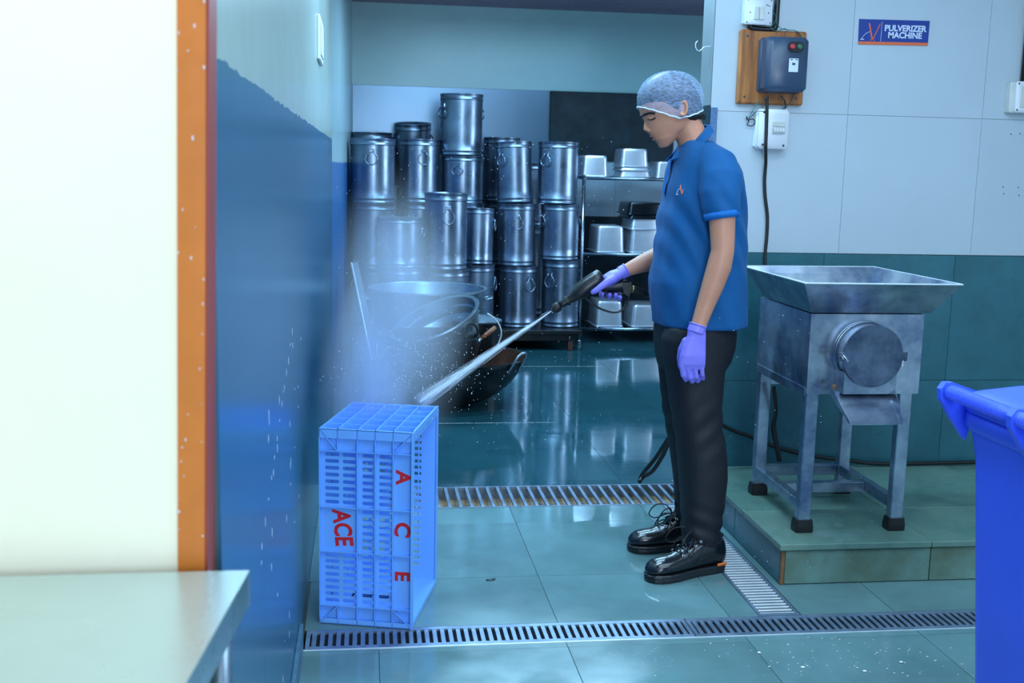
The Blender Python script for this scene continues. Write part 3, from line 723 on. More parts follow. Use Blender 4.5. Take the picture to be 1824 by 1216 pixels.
# green wires
def wire(pts, r=.0016, m='wire', lab='', d=.03):
    P = [wp(x, y, dd if dd is not None else d) for x, y, dd in pts]
    return tag(MB().tube(smooth_path(P, 5), r, 6).build('wire', M[m], smooth=True), lab, 'wire')
wire([(1365, 8, .055), (1374, 14, .05), (1381, 28, .035), (1382, 38, .035), (1388, 48, .035), (1395, 52, .035), (1403, 53, .035), (1418, 55, .035), (1426, 62, .035), (1431, 78, .03), (1431, 100, .02), (1426, 125, .012), (1422, 150, .034), (1414, 172, .034), (1406, 185, .035), (1398, 194, .04)], lab='green earth wire looping round the right side of the wooden board')
wire([(1383, 30, .04), (1379, 42, .04), (1372, 50, .035), (1385, 55, .035), (1398, 51, .035), (1404, 56, .033)], lab='short tangled green wire above the wooden board')
wire([(1354, 176, .034), (1345, 190, .034), (1337, 204, .02), (1334, 211, .012), (1340, 206, .012), (1347, 198, .04)], lab='green wire ends left of the breaker box')
wire([(1329, 210, .012), (1334, 216, .014), (1331, 222, .014), (1340, 224, .014), (1345, 217, .02), (1341, 212, .014), (1333, 213, .014), (1330, 207, .012)], r=.0022, m='blackp', lab='small knot of black wire left of the breaker box')
wire([(1340, 205, .014), (1350, 198, .04), (1362, 199, .058)], r=.0012, m='blackp', lab='thin black wire across the top of the breaker box')
wire([(1392, 172, .09), (1398, 180, .05), (1399, 190, .04), (1394, 196, .04)], r=.0028, m='blackp', lab='short black lead between starter box and breaker box')
# sign
sg = thing('wall_sign', 'blue and orange PULVERIZER MACHINE sign on the wall', 'sign', (2.155, W0, 1.98))
s0 = MB(); s0.hexa([(2.006, W0-.0005, 1.927), (2.308, W0-.0005, 1.932), (2.308, W0-.004, 1.932), (2.006, W0-.004, 1.927), (2.003, W0-.0005, 2.027), (2.309, W0-.0005, 2.031), (2.309, W0-.004, 2.031), (2.003, W0-.004, 2.027)])
s0.build('panel', M['sign'], sg)
s0 = MB(); s0.hexa([(2.0055, W0-.004, 1.9265), (2.308, W0-.004, 1.9315), (2.308, W0-.0046, 1.9315), (2.0055, W0-.0046, 1.9265), (2.0055, W0-.004, 1.938), (2.308, W0-.004, 1.943), (2.308, W0-.0046, 1.943), (2.0055, W0-.0046, 1.938)])
s0.build('stripe', M['signor'], sg)
def sgt(body, size, x, z):
    mb = text_mb(body, size, lambda p: Vector((x+p[0]*1.0, W0-.0042-p[2], z+p[1]+p[0]*.013)), .0003, .0011); return mb.build('lettering', M['print'], sg)
sgt('PULVERIZER', .0335, 2.205, 1.9955); sgt('MACHINE', .0335, 2.205, 1.968)
def strokes(name, pts, wd, m, parent, plane):
    mb = MB()
    for a, b in zip(pts, pts[1:]):
        a, b = Vector(a), Vector(b); d = (b-a).normalized(); nn = Vector((-d.y, d.x))*wd/2
        q = [a-nn, b-nn, b+nn, a+nn]; mb.hexa([plane(p.x, p.y, 0) for p in q]+[plane(p.x, p.y, .0006) for p in q])
    return mb.build(name, m, parent)
pl = lambda u, v, d: Vector((2.003+u, W0-.0042-d, 1.93+v))
strokes('emblem', [(.044, .082), (.062, .014)], .006, M['signor'], sg, pl); strokes('emblem', [(.062, .014), (.092, .082)], .0035, M['signor'], sg, pl)
strokes('emblem', [(.014, .018), (.022, .030), (.034, .042), (.050, .049)], .0016, M['print'], sg, pl); strokes('emblem', [(.010, .017), (.026, .017)], .003, M['print'], sg, pl)
strokes('emblem', [(.052, .015), (.072, .015)], .003, M['signor'], sg, pl)
strokes('divider', [(.098, .012), (.099, .090)], .0012, M['print'], sg, pl)
# socket box right edge
so = thing('socket_box', 'white socket box cut by the right edge of the picture', 'socket', (2.73, W0, 1.73))
s0 = MB(); wallbox(s0, 2.672, 2.80, 1.668, 1.795, .001, .040, .004); s0.build('back_box', M['offwhite'], so, angle=40)
s0 = MB(); wallbox(s0, 2.690, 2.802, 1.670, 1.797, .0405, .056, .006); fp = s0.build('face_plate', M['white'], so, angle=40)
s0 = MB(); wallbox(s0, 2.706, 2.786, 1.688, 1.780, .056, .059, .003); s0.build('socket_face', M['offwhite'], fp)
for x, z in ((2.698, 1.787), (2.698, 1.680), (2.794, 1.787), (2.794, 1.680)): MB().ell((x, W0-.056, z), .004, .002, .004, 8, 5).build('screw', M['dirt'], fp)
tag(MB().tube([(2.735, W0-.02, ZC-.001), (2.735, W0-.02, 1.7985)], .011, 12).build('conduit', M['blackp'], smooth=True), 'black conduit dropping to the socket box at the right edge', 'conduit')
# screw plugs left in the wall
for (x, y), wh in (((1787, 333), 'upper left of the square of four'), ((1814, 334), 'upper right of the square of four'), ((1788, 345), 'lower left of the square of four'), ((1815, 348), 'lower right of the square of four'), ((1801, 239), 'left one of the faint pair near the socket box'), ((1817, 238), 'right one of the faint pair near the socket box')):
    p = wp(x, y); tag(MB().ell((p.x, W0-.0004, p.z), .0032, .0012, .0032, 8, 5).build('wall_plug', M['dado']), 'small wall screw plug, '+wh, 'wall plug', 'screw plugs in the machine wall')
# wire hook on jamb
hk = [at(x, y, 4.50) for x, y in ((1268, 83), (1260, 83), (1254, 84), (1250, 88), (1245, 91), (1241, 88), (1239, 82), (1240, 76), (1243, 73))]
tag(MB().tube(smooth_path(hk, 4), .0018, 6).build('wire_hook', M['bright'], smooth=True), 'small bent wire hook on the wall corner above the hair net', 'hook')
# switch plate on the left wall
sp_ = thing('switch_plate', 'narrow grey switch plate high on the left wall', 'switch', (XL, 4.69, 1.90))
MB().cbox(XL+.0002, XL+.012, 4.50, 4.84, 1.795, 1.965, .003).build('plate', M['white'], sp_)
MB().cbox(XL+.0122, XL+.016, 4.56, 4.66, 1.815, 1.945, .002).build('rocker', M['offwhite'], sp_)
MB().cbox(XL+.0122, XL+.016, 4.68, 4.78, 1.815, 1.945, .002).build('rocker', M['offwhite'], sp_)

# ------------------------------------------------------------------ steel cans
def can_proto():
    t = thing('steel_can', 'x', 'can')
    body = [(.150, 0), (.160, .002), (.163, .006), (.163, .012), (.159, .016), (.159, .030), (.163, .034), (.163, .041), (.160, .046), (.160, .10), (.1602, .25), (.160, .425), (.160, .430)]
    MB().lathe(body, 44, cap=True).build('body', M['can'], t, world=False, angle=60)
    lidp = [(.1615, .4305), (.1650, .433), (.1650, .440), (.1628, .443), (.1628, .470), (.1655, .474), (.1655, .480), (.160, .481), (.155, .474), (.150, .468), (.02, .470)]
    MB().lathe(lidp, 44, cap=True).build('lid', M['can'], t, world=False, angle=60)
    for a in (-PI/2, PI/2, ):
        R = Matrix.Rotation(a+PI/2, 3, 'Z')
        br = MB().hexa([(-.020, -.1605, .375), (.020, -.1605, .375), (.016, -.168, .380), (-.016, -.168, .380), (-.020, -.1605, .402), (.020, -.1605, .402), (.016, -.168, .398), (-.016, -.168, .398)])
        ring = MB(); pts = [(0+.018*s_, -.170, .384) for s_ in (-1,)]
        loop = [(-.016, -.171, .388), (.016, -.171, .388)]
        for k in range(13):
            b_ = math.radians(62-k*(304/12)) ; loop.append((.045*math.cos(b_), -.173-.004, .330+.043*math.sin(b_)))
        ring.tube(smooth_path(loop[1:]+[loop[0]], 2)+[Vector(loop[0])], .0046, 7, closed=False)
        for m_ in (br, ring): m_.v = [tuple(R @ Vector(v)) for v in m_.v]
        h = br.build('handle_bracket', M['can'], t, world=False)
        ring.build('ring_handle', M['can'], h, world=False, smooth=True)
    return t
can0 = can_proto()
def tri_handle():
    pass
used = [False]
def can(cx, ytop, ybot, wpx, label, hang=0., Y=None, tilt=0., dark=False):
    """a can seen centred at pixel column cx between rows ytop and ybot, wpx pixels wide"""
    if Y is None: Y = .331*F_PX/wpx*.995
    a, b = at(cx[0] if isinstance(cx, tuple) else cx, ytop, Y), at(cx[1] if isinstance(cx, tuple) else cx, ybot, Y)
    h = (a-b).length
    wd = (at(900+wpx/2, ybot, Y)-at(900-wpx/2, ybot, Y)).length
    s = wd/.331
    if ybot > 570: b.z = zb_; h = (a-b).length
    loc = Vector((b.x, Y, b.z)); rot = (0, math.radians(tilt), hang)
    sc = (s, s, h/.481)
    if not used[0]:
        used[0] = True; r = can0; r.location = loc; r.rotation_euler = rot; r.scale = sc; r['label'] = label
    else: r = dup(can0, loc, rot, label, scale=sc)
    r['group'] = 'stacked steel cans by the back wall'
    return r
D = math.radians
zb_ = at(1000, 579, 8.6).z-.001
# far, half hidden ones first
can((662, 662), 236, 358, 71, 'steel can behind the top of the leftmost stack, only its lid showing', D(100), 9.25)
can((662, 664), 358, 476, 71, 'hidden can second down behind the leftmost stack', D(100), 9.25)
can((664, 664), 247, 361, 79, 'top can of the leftmost stack, ring handle facing forward', D(-4), 8.55)
can((664, 666), 361, 477, 78, 'second can down in the leftmost stack, dulled by mist', D(60), 8.55)
can((666, 668), 477, 590, 78, 'bottom can of the leftmost stack behind the mist', D(60), 8.55)
can((731, 736), 219, 330, 64, 'small tilted steel can behind the second stack', D(80), 9.25, -7)
can((738, 740), 334, 476, 68, 'can standing under the small tilted one behind the second stack', D(80), 9.25)
can((747, 747), 248, 360, 70, 'top can of the second stack, directly left of the tallest stack', D(8), 8.75)
can((747, 748), 360, 474, 70, 'second can down in the second stack, behind a shorter can', D(-30), 8.75)
can((748, 750), 474, 590, 70, 'bottom can of the second stack, behind the shorter can', D(-30), 8.75)
can((821, 821), 168, 277, 76, 'highest can of all, topmost of the tallest stack', D(-62), 8.75)
can((822, 823), 278, 361, 74, 'second can down in the tallest stack, ring handle facing forward', D(-18), 8.75)
can((823, 824), 361, 472, 74, 'third can down in the tallest stack, mostly hidden', D(-80), 8.75)
can((824, 826), 472, 588, 74, 'bottom can of the tallest stack, mostly hidden', D(-80), 8.75)
can((891, 892), 245, 358, 65, 'dark can behind the tilted one, top of its stack', D(90), 9.19)
can((892, 894), 358, 470, 65, 'dark can second down behind the middle stack', D(90), 9.19)
can((894, 896), 470, 586, 65, 'dark can at the bottom behind the middle stack', D(90), 9.19)
can((950, 951), 290, 400, 62, 'dark can in the gap between the two right stacks, upper', D(90), 9.33)
can((951, 953), 400, 580, 62, 'dark tall can in the gap between the two right stacks, lower', D(90), 9.33)
# front rank
can((710, 711), 387, 474, 78, 'short can in front of the second stack, veiled by mist', D(75), 8.05)
can((711, 713), 474, 575, 78, 'can under the short front one, behind the wide tub', D(40), 8.05)
can((794, 793), 343, 478, 76, 'front can left of the middle with its ring handle facing forward', D(2), 8.15)
can((793, 795), 478, 590, 77, 'can under the front one, just above the wide tub', D(28), 8.15)
can((857, 850), 371, 470, 56, 'narrow leaning can to the right of the front can', D(75), 8.45, 3.5)
can((848, 848), 470, 588, 62, 'can under the narrow leaning one', D(70), 8.45)
can((910, 917), 253, 361, 64, 'tilted can on top of the middle stack', D(-48), 8.6, -3.4)
can((918, 918), 362, 471, 69, 'middle can of the middle stack, ring handle facing forward', D(-4), 8.6)
can((919, 921), 472, 577, 70, 'bottom can of the middle stack, standing on the bench', D(28), 8.6)
can((991, 992), 253, 362, 73, 'top can of the right stack beside the pan rack', D(-44), 8.6)
can((994, 995), 364, 461, 70, 'middle can of the right stack beside the pan rack', D(-66), 8.6)
can((995, 996), 462, 577, 68, 'bottom can of the right stack beside the pan rack', D(-42), 8.6)

# low bench under the stacks
zb = zb_+.001
bn = thing('low_bench', 'dark low wooden bench carrying the stacked cans', 'bench', (.8, 8.75, 0))
MB().cbox(-.09, 1.66, 8.33, 9.44, zb-.035, zb-.002, .004).build('top', M['iron'], bn)
MB().box(-.09, 1.62, 8.35, 8.38, zb-.085, zb-.036).build('apron', M['iron'], bn)
for x, y in ((-.07, 8.37), (.78, 8.37), (1.575, 8.37), (-.07, 9.38), (1.6, 9.38)): MB().cbox(x-.02, x+.02, y-.018, y+.022, .001, zb-.036, .003).build('leg', M['ironin'], bn)
fb_ = thing('low_bench', 'lower front bench under the wide aluminium tub', 'bench', (.4, 7.9, 0))
zf = .10
MB().cbox(-.10, .86, 7.80, 8.32, zb-.035, zb-.002, .004).build('top', M['iron'], fb_)
for x, y in ((-.07, 7.84), (.83, 7.84), (-.07, 8.28), (.83, 8.28)): MB().cbox(x-.02, x+.02, y-.02, y+.02, .001, zb-.036, .003).build('leg', M['iron'], fb_)

# ------------------------------------------------------------------ rack with steel pans
rk = thing('pan_rack', 'tubular steel shelf rack with upturned pans behind the worker', 'rack', (2.2, 8.9, 0))
RX0, RX1, RY0, RY1 = 1.708, 2.80, 8.70, 9.16
for x, y, zt in ((RX0, RY0, 1.345), (RX1, RY0, 1.345), (RX0, RY1, 1.50), (RX1, RY1, 1.50)):
    lg = MB().tube([(x, y, .03), (x, y, zt)], .0145, 14).build('post', M['steel'], rk, smooth=True)
    MB().lathe([(.019, 0), (.019, .025), (.015, .03)], 14, (x, y, 0.001), cap=True).build('foot', M['alu'], lg)
SHZ = (1.322, .722, .120)
for z in SHZ:
    for y in (RY0, RY1): MB().tube([(RX0+.010, y, z), (RX1-.010, y, z)], .0135, 12).build('rail', M['steel'], rk, smooth=True)
    for x in (RX0, RX1): MB().tube([(x, RY0+.014, z), (x, RY1-.014, z)], .011, 10).build('rail', M['steel'], rk, smooth=True)
    pr = None
    for k in range(17):
        if pr is None: pr = MB().cbox(-.012, .012, RY0+.013, RY1-.013, -.004, .004, .001).build('slat', M['candark']); b = pr
        else: b = pr.copy(); C.objects.link(b)
        b.parent = rk; b.location = Vector((RX0+.05+k*.062, 0, z+.006))-rk.location
def rrect(hx, hy, r, z, n=5):
    out = []
    for sx, sy, a0 in ((1, -1, -90), (1, 1, 0), (-1, 1, 90), (-1, -1, 180)):
        for k in range(n):
            a = math.radians(a0+k*90/(n-1)); out.append((sx*(hx-r)+r*math.cos(a), sy*(hy-r)+r*math.sin(a), z))
    return out
def pan(x0, x1, yt, yb_, Y, label, depth=.36, m='pan', zbot=None, name='steel_pan'):
    """upturned gastronorm pan"""
    a, b = at(x0, yb_, Y), at(x1, yb_, Y); z1 = at((x0+x1)/2, yt, Y).z; z0 = b.z if zbot is None else zbot
    cxm = (a.x+b.x)/2; hx = abs(b.x-a.x)/2; hy = depth/2; h = max(z1-z0, .02)
    t = thing(name, label, 'pan', (cxm, Y+hy, z0), 0, 'upturned steel pans on the rack')
    b1 = MB(); r = .028
    b1.loft([rrect(hx*.97, hy*.97, r, .004), rrect(hx*.90, hy*.93, r, h-.022), rrect(hx*.88, hy*.92, r, h-.008), rrect(hx*.84, hy*.90, r, h)])
    b1.build('body', M[m], t, world=False, angle=50)
    f = MB(); f.loft([rrect(hx*1.04, hy*1.02, r+.004, 0), rrect(hx*1.05, hy*1.025, r+.004, .003), rrect(hx*1.04, hy*1.02, r+.004, .006), rrect(hx*.98, hy*.98, r, .008)])
    f.build('flange', M[m], t, world=False)
    return t
z1_, z2_, z3_ = (z+.0125 for z in SHZ)
pan(1036, 1084, 277, 313, 8.72, 'upturned steel pan at the left end of the top shelf', zbot=z1_)
pan(1104, 1160, 302, 313, 8.76, 'shallow pan at the bottom of the top-shelf pile', .3, zbot=z1_)
za = z1_+.052
pan(1104, 1158, 294, 302, 8.76, 'second pan of the top-shelf pile, its flange showing', .3, 'pan', zbot=za)
pan(1105, 1156, 265, 298, 8.76, 'deep pan crowning the pile of three on the top shelf', .3, 'pan', zbot=za+.03)
pan(1168, 1222, 288, 313, 8.80, 'upturned steel pan on the top shelf just left of the blue collar', .34, zbot=z1_)
pan(1061, 1113, 403, 448, 8.74, 'upturned steel pan alone on the left of the middle shelf', .36, zbot=z2_)
pan(1122, 1180, 404, 448, 8.74, 'lowest pan of the tall pile on the middle shelf', .36, zbot=z2_)
zz = z2_+(at(1150, 404, 8.74).z-at(1150, 448, 8.74).z)
pan(1123, 1180, 386, 404, 8.74, 'second pan in the tall pile on the middle shelf', .38, zbot=zz-.012)
pan(1120, 1181, 376, 388, 8.74, 'dark shallow pan third up in the middle-shelf pile', .40, 'pandark', zbot=zz+.072)
pan(1118, 1182, 361, 377, 8.74, 'dark shallow pan on top of the middle-shelf pile', .40, 'pandark', zbot=zz+.108)
pan(1060, 1110, 537, 581, 8.74, 'upturned steel pan on the bottom shelf under the spray gun', .36, zbot=z3_)
pan(1124, 1190, 544, 581, 8.74, 'upturned steel pan on the bottom shelf next to the blue shirt', .36, zbot=z3_)
pan(1200, 1260, 544, 581, 8.74, 'upturned steel pan on the bottom shelf behind the worker', .36, zbot=z3_)

# ------------------------------------------------------------------ wide tub, pots and woks
def rot_place(mb, loc, R): mb.v = [tuple(Vector(loc)+R @ Vector(v)) for v in mb.v]; return mb
def ringh(r, rad, R=Matrix.Identity(3), c=(0, 0, 0), a0=0, a1=360, n=20):
    pts = [(c[0]+r*math.cos(math.radians(a0+(a1-a0)*k/n)), c[1], c[2]+r*math.sin(math.radians(a0+(a1-a0)*k/n))) for k in range(n+(0 if a1-a0 == 360 else 1))]
    return MB().tube(pts, rad, 8, closed=(a1-a0 == 360))
# wide tub
tb_ = thing('wide_tub', 'wide shallow aluminium tub lying behind the tilted basin', 'tub', (.415, 7.38, .155))
R_ = .385; h_ = .435
MB().lathe([(.30, .0), (.335, .006), (.352, .03), (R_-.014, h_-.01), (R_-.006, h_), (R_, h_), (R_+.012, h_+.002), (R_+.012, h_-.010), (R_+.006, h_-.012), (R_-.002, h_-.006), (R_-.018, h_-.02), (.345, .04), (.325, .014), (.02, .012)], 56).build('bowl', M['alu'], tb_, world=False, angle=50)
for s in (-1, 1):
    MB().tube(smooth_path([(s*.372, -.05, .36), (s*.425, -.045, .37), (s*.425, .045, .37), (s*.372, .05, .36)], 5), .007, 8).build('handle', M['alu'], tb_, world=False, smooth=True)
st_ = MB().lathe([(.25, 0), (.25, .06), (.22, .14), (.22, .152)], 40, (.415, 7.36, .002), cap=True).build('upturned_basin', M['iron'], smooth=False)
tag(st_, 'dark upturned basin supporting the wide tub', 'basin')
# big wok on the floor
wk = thing('large_wok', 'large soot-black iron wok on the wet floor behind the crate', 'wok', (.545, 6.42, .004))
WR = .40
def wokprof(R, d, t=.004):
    o = [(R*math.sin(a)/math.sin(1.15), d*(1-math.cos(a))/(1-math.cos(1.15))) for a in np.linspace(.05, 1.15, 14)]
    i = [(max(r-.004, .01), z+t) for r, z in o[::-1]]
    return o+[(R+.006, d+.002), (R+.004, d+.008), (R-.004, d+.006)]+i
q = MB().lathe(wokprof(WR, .29), 56); qb = q.build('bowl', M['iron'], wk, world=False, angle=60)
inn = MB().lathe([(r-.006, z+.006) for r, z in wokprof(WR, .29)[:14]], 48); inn.build('rusty_inside', M['ironin'], qb, world=False, smooth=True)
for a in (-38, 142):
    R = Matrix.Rotation(math.radians(a), 3, 'Z')
    hb = MB().tube(smooth_path([(.372, -.060, .235), (.405, -.058, .285), (.430, -.045, .335), (.440, 0, .352), (.430, .045, .335), (.405, .058, .285), (.372, .060, .235)], 4), .0075, 8)
    rot_place(hb, (0, 0, 0), R).build('handle', M['alu'], wk, world=False, smooth=True)
# dark pot nested in the wok
pt = thing('sooty_pot', 'sooty round pot sitting inside the large wok', 'pot', (.375, 6.44, .16))
MB().lathe([(.16, 0), (.22, .02), (.265, .08), (.285, .16), (.29, .245), (.298, .248), (.298, .256), (.288, .256), (.28, .24), (.275, .16), (.25, .09), (.2, .04), (.02, .03)], 48, cap=True).build('bowl', M['iron'], pt, world=False, angle=50)
for a in (-150, 30):
    R = Matrix.Rotation(math.radians(a), 3, 'Z')
    hb = MB().tube(smooth_path([(.285, -.065, .20), (.320, -.060, .215), (.335, -.03, .17), (.338, 0, .15), (.335, .03, .17), (.320, .060, .215), (.285, .065, .20)], 4), .0065, 8)
    rot_place(hb, (0, 0, 0), R).build('handle', M['alu'], pt, world=False, smooth=True)
# tilted aluminium basin
ba = thing('tilted_basin', 'grey aluminium basin tilted towards the spray on top of the pots', 'basin', (.475, 6.62, .345))
ba.rotation_euler = Matrix.Rotation(math.radians(-24), 3, 'Y').to_euler()
ba.rotation_euler = (Matrix.Rotation(math.radians(-24), 3, 'Y') @ Matrix.Rotation(math.radians(12), 3, 'X')).to_euler()
prof = [(.13, -.085), (.17, -.085), (.195, -.065), (.21, -.02), (.222, .0), (.226, .006), (.232, .05), (.246, .055), (.250, .10), (.262, .106), (.268, .150), (.282, .152), (.286, .158), (.282, .166), (.262, .162), (.258, .115), (.243, .108), (.240, .062), (.225, .055), (.218, .0), (.19, -.06), (.165, -.078), (.02, -.078)]
MB().lathe(prof, 60).build('bowl', M['alu'], ba, world=False, angle=60)
rot_place(MB().lathe([(.01, -.0865), (.165, -.0865)], 40, cap=True), (0, 0, 0), Matrix.Identity(3)).build('base', M['alu'], ba, world=False)
for a in (-52, 128):
    R = Matrix.Rotation(math.radians(a), 3, 'Z')
    hb = ringh(.058, .006, n=24); hb.v = [(v[1]+.262, v[0], v[2]+.065) for v in hb.v]
    rot_place(hb, (0, 0, 0), R).build('ring_handle', M['iron'], ba, world=False, smooth=True)
# dark saucepan with knob lid behind
sc_ = thing('dark_pot', 'dark lidded pot with a knob just right of the tilted basin', 'pot', (.69, 6.85, .13))
MB().lathe([(.14, 0), (.150, .01), (.152, .30), (.160, .304), (.160, .312), (.152, .312)], 40, cap=True).build('body', M['iron'], sc_, world=False, angle=50)
ldp = MB().lathe([(.158, .3125), (.160, .320), (.11, .338), (.02, .345), (.012, .350), (.012, .362), (.020, .368), (.020, .376), (.005, .380)], 40, cap=True).build('lid', M['alu'], sc_, world=False, angle=50)
pb = MB().lathe([(.14, 0), (.14, .125)], 30, (.69, 6.85, .002), cap=True)
tag(pb.build('upturned_pot', M['iron']), 'black upturned pot beneath the dark lidded pot', 'pot')
# ladle-like wooden handled tool and wire ring
a, b = at(882, 583, 6.55), at(857, 603, 6.5)
wt = thing('wooden_handled_ladle', 'ladle with a brown wooden handle stuck in the sooty pot', 'ladle', tuple(b))
MB().tube([a, (a+b)/2, b], [.013, .015, .012], 10).build('handle', M['wood'], wt, smooth=True)
c_ = at(838, 618, 6.46)
MB().tube([b, c_], .007, 8).build('shaft', M['bright'], wt, smooth=True)
MB().ell(tuple(c_), .03, .03, .012, 14, 8).build('bowl', M['alu'], wt, smooth=True)
wr_ = [at(x, y, 6.72) for x, y in ((868, 558), (880, 566), (889, 578), (893, 592), (890, 606), (884, 618), (876, 628))]
tag(MB().tube(smooth_path(wr_, 5), .0042, 8).build('wire_bail', M['bright'], smooth=True), 'thin curved wire bail handle leaning by the dark pot', 'wire handle')
# leaning tray strip at the left wall
a, b = at(626, 468, 7.0), at(662, 640, 6.4)
lt = MB(); dz = Vector((.035, .10, .0))
lt.hexa([b, b+dz, b+dz+Vector((.004, 0, 0)), b+Vector((.004, 0, 0)), a, a+dz, a+dz+Vector((.004, 0, 0)), a+Vector((.004, 0, 0))])
lto = thing('leaning_tray', 'thin steel tray leaning against the left wall in the mist', 'tray', tuple(b))
lt.build('sheet', M['alu'], lto)
MB().tube([a, b], .006, 8).build('rim', M['bright'], lto, smooth=True)

# ------------------------------------------------------------------ the worker
YC = 3.75
person_loc = Vector((1.13, YC, 0))
def sell(cx, cy, rx, ry, z, n=28, p=2.3, ex=0., rot=None):   # superellipse ring
    out = []
    for j in range(n):
        a = 2*PI*j/n; c, s = math.cos(a), math.sin(a)
        out.append((cx+rx*math.copysign(abs(c)**(2/p), c), cy+ry*math.copysign(abs(s)**(2/p), s)*(1+ex*c), z))
    return out
# --- hands: capsule chains
def chain(mb, pts, rs, n=10):
    pts = [Vector(p) for p in pts]
    # rounded ends
    d0 = (pts[0]-pts[1]).normalized(); d1 = (pts[-1]-pts[-2]).normalized()
    P = [pts[0]+d0*rs[0]*.7]+pts+[pts[-1]+d1*rs[-1]*.55, pts[-1]+d1*rs[-1]*.9]
    Rr = [rs[0]*.6]+list(rs)+[rs[-1]*.8, rs[-1]*.35]
    return mb.tube(P, Rr, n)
def near_hand(k=1.):
    """left hand hanging, back of the hand to the camera, fingers loosely curled"""
    mb = MB(); Y = 3.515
    g = lambda x, y, dy=0.: at(x, y, Y+dy)
    # palm, wrist to knuckles
    R = []
    for (xa, xb, y, th, dy) in ((1226, 1256, 584, .021, .0), (1224, 1257, 598, .020, .0), (1216, 1257, 615, .019, .0), (1211, 1257, 632, .019, 0), (1209, 1257, 648, .018, .003), (1211, 1256, 658, .014, .008)):
        a, b = g(xa, y), g(xb, y); c = (a+b)/2; hw = abs(b.x-a.x)/2*k
        R.append(sell(c.x, c.y+dy, hw, th*k, c.z, 20, 2.5))
    mb.loft(R)
    # four fingers: index (front) to little (back)
    for i, (x0, x1, x2, yk, yp, yt, r) in enumerate(((1214, 1217, 1222, 650, 668, 676, .0088), (1225, 1229, 1233, 653, 672, 679, .0092), (1237, 1240, 1243, 653, 671, 678, .0090), (1249, 1251, 1252, 650, 667, 674, .0080))):
        a, b, c = g(x0, yk, .0), g(x1, yp, .006), g(x2, yt, .026)
        d = c+Vector((.002, .022, .002))
        e = d+Vector((.002, .014, .012))
        chain(mb, [a+Vector((0, .004, .02)), a, b, c, d, e], [r*1.0*k, r*1.08*k, r*1.02*k, r*.97*k, r*.9*k, r*.78*k])
    # thumb, on the front edge, lying behind the palm
    a, b, c, d = g(1222, 606, .010), g(1214, 622, .024), g(1211, 638, .034), g(1212, 652, .040)
    chain(mb, [a, b, c, d], [.013*k, .0125*k, .0105*k, .0095*k])
    return mb
def far_hand(k=1.):
    """right hand gripping the gun handle, thumb on the near side"""
    mb = MB(); Y = 3.955
    g = lambda x, y, dy=0.: at(x, y, Y+dy)
    R = []
    def rg(p, d, ra, rb):                                  # ring at p normal to d; ra vertical-ish, rb depth
        d = Vector(d).normalized(); s = Vector((0, 1, 0)); u = s.cross(d).normalized()
        return [p+u*ra*k*math.cos(2*PI*j/18)+s*rb*k*math.sin(2*PI*j/18) for j in range(18)]
    ax = [(1112, 482, .0), (1102, 488, .0), (1092, 493, .0), (1083, 499, .0), (1077, 506, .002)]
    P = [g(*a) for a in ax]
    for i, (p, ra, rb) in enumerate(zip(P, (.021, .021, .025, .025, .018), (.027, .030, .037, .040, .036))):
        d = P[min(i+1, 4)]-P[max(i-1, 0)]; R.append(rg(p, d, ra, rb))
    mb.loft(R)
    # thumb along the near side, pointing down and forward
    chain(mb, [g(1094, 496, -.030), g(1082, 502, -.038), g(1070, 511, -.040), g(1062, 517, -.038), g(1056, 520, -.034)], [.016*k, .0145*k, .0125*k, .0115*k, .0098*k])
    # fingers wrap over the far side and come up on the near side under the handle
    for i, (xk, xt, yt) in enumerate(((1074, 1072, 524), (1083, 1085, 526), (1093, 1096, 526), (1101, 1104, 530))):
        r = (.0090, .0096, .0094, .0082)[i]
        chain(mb, [g(xk+4, 500-i*2, .020), g(xk, 502-i*1.5, .044), g(xk-1, 515, .050), g(xt-1, 527, .030), g(xt, yt+4, .002), g(xt+1, yt-1, -.020)], [r*1.15*k, r*1.12*k, r*1.05*k, r*k, r*k, r*.95*k])
    return mb
# --- head, from its side outline
zx = lambda X, Yp: at(1020+X/3.922, 110+Yp/3.922, YC)
TH = math.radians(20); uF = Vector((-math.cos(TH), 0, -math.sin(TH))); vU = Vector((-math.sin(TH), 0, math.cos(TH)))
HC = zx(690, 330)
def uv(X, Yp): p = zx(X, Yp)-HC; return p.dot(uF), p.dot(vU)
front = [uv(*p) for p in ((640, 80), (590, 92), (550, 116), (510, 165), (483, 225), (468, 285), (468, 325), (474, 362), (480, 380), (497, 402), (508, 425), (522, 470), (532, 497), (541, 512), (556, 528), (572, 550), (590, 566), (598, 580), (606, 594), (624, 603))]
back = [uv(*p) for p in ((690, 78), (740, 95), (790, 125), (840, 180), (872, 245), (885, 310), (880, 360), (860, 410), (820, 450), (760, 485), (735, 520), (712, 550), (672, 585))]
def interp(pts, v):
    pts = sorted(pts, key=lambda p: p[1])
    if v <= pts[0][1]: return pts[0][0]
    for (u0, v0), (u1, v1) in zip(pts, pts[1:]):
        if v <= v1: return u0+(u1-u0)*(v-v0)/max(v1-v0, 1e-6)
    return pts[-1][0]
vmin = min(p[1] for p in front); vmax = max(p[1] for p in front)
def head_w(v):                                             # half width against height
    t = (v-vmin)/(vmax-vmin)
    return float(np.interp(t, [0, .04, .10, .2, .33, .45, .6, .75, .88, .96, 1], [.020, .030, .040, .053, .0625, .069, .074, .073, .058, .036, .012]))
body = MB(); R = []
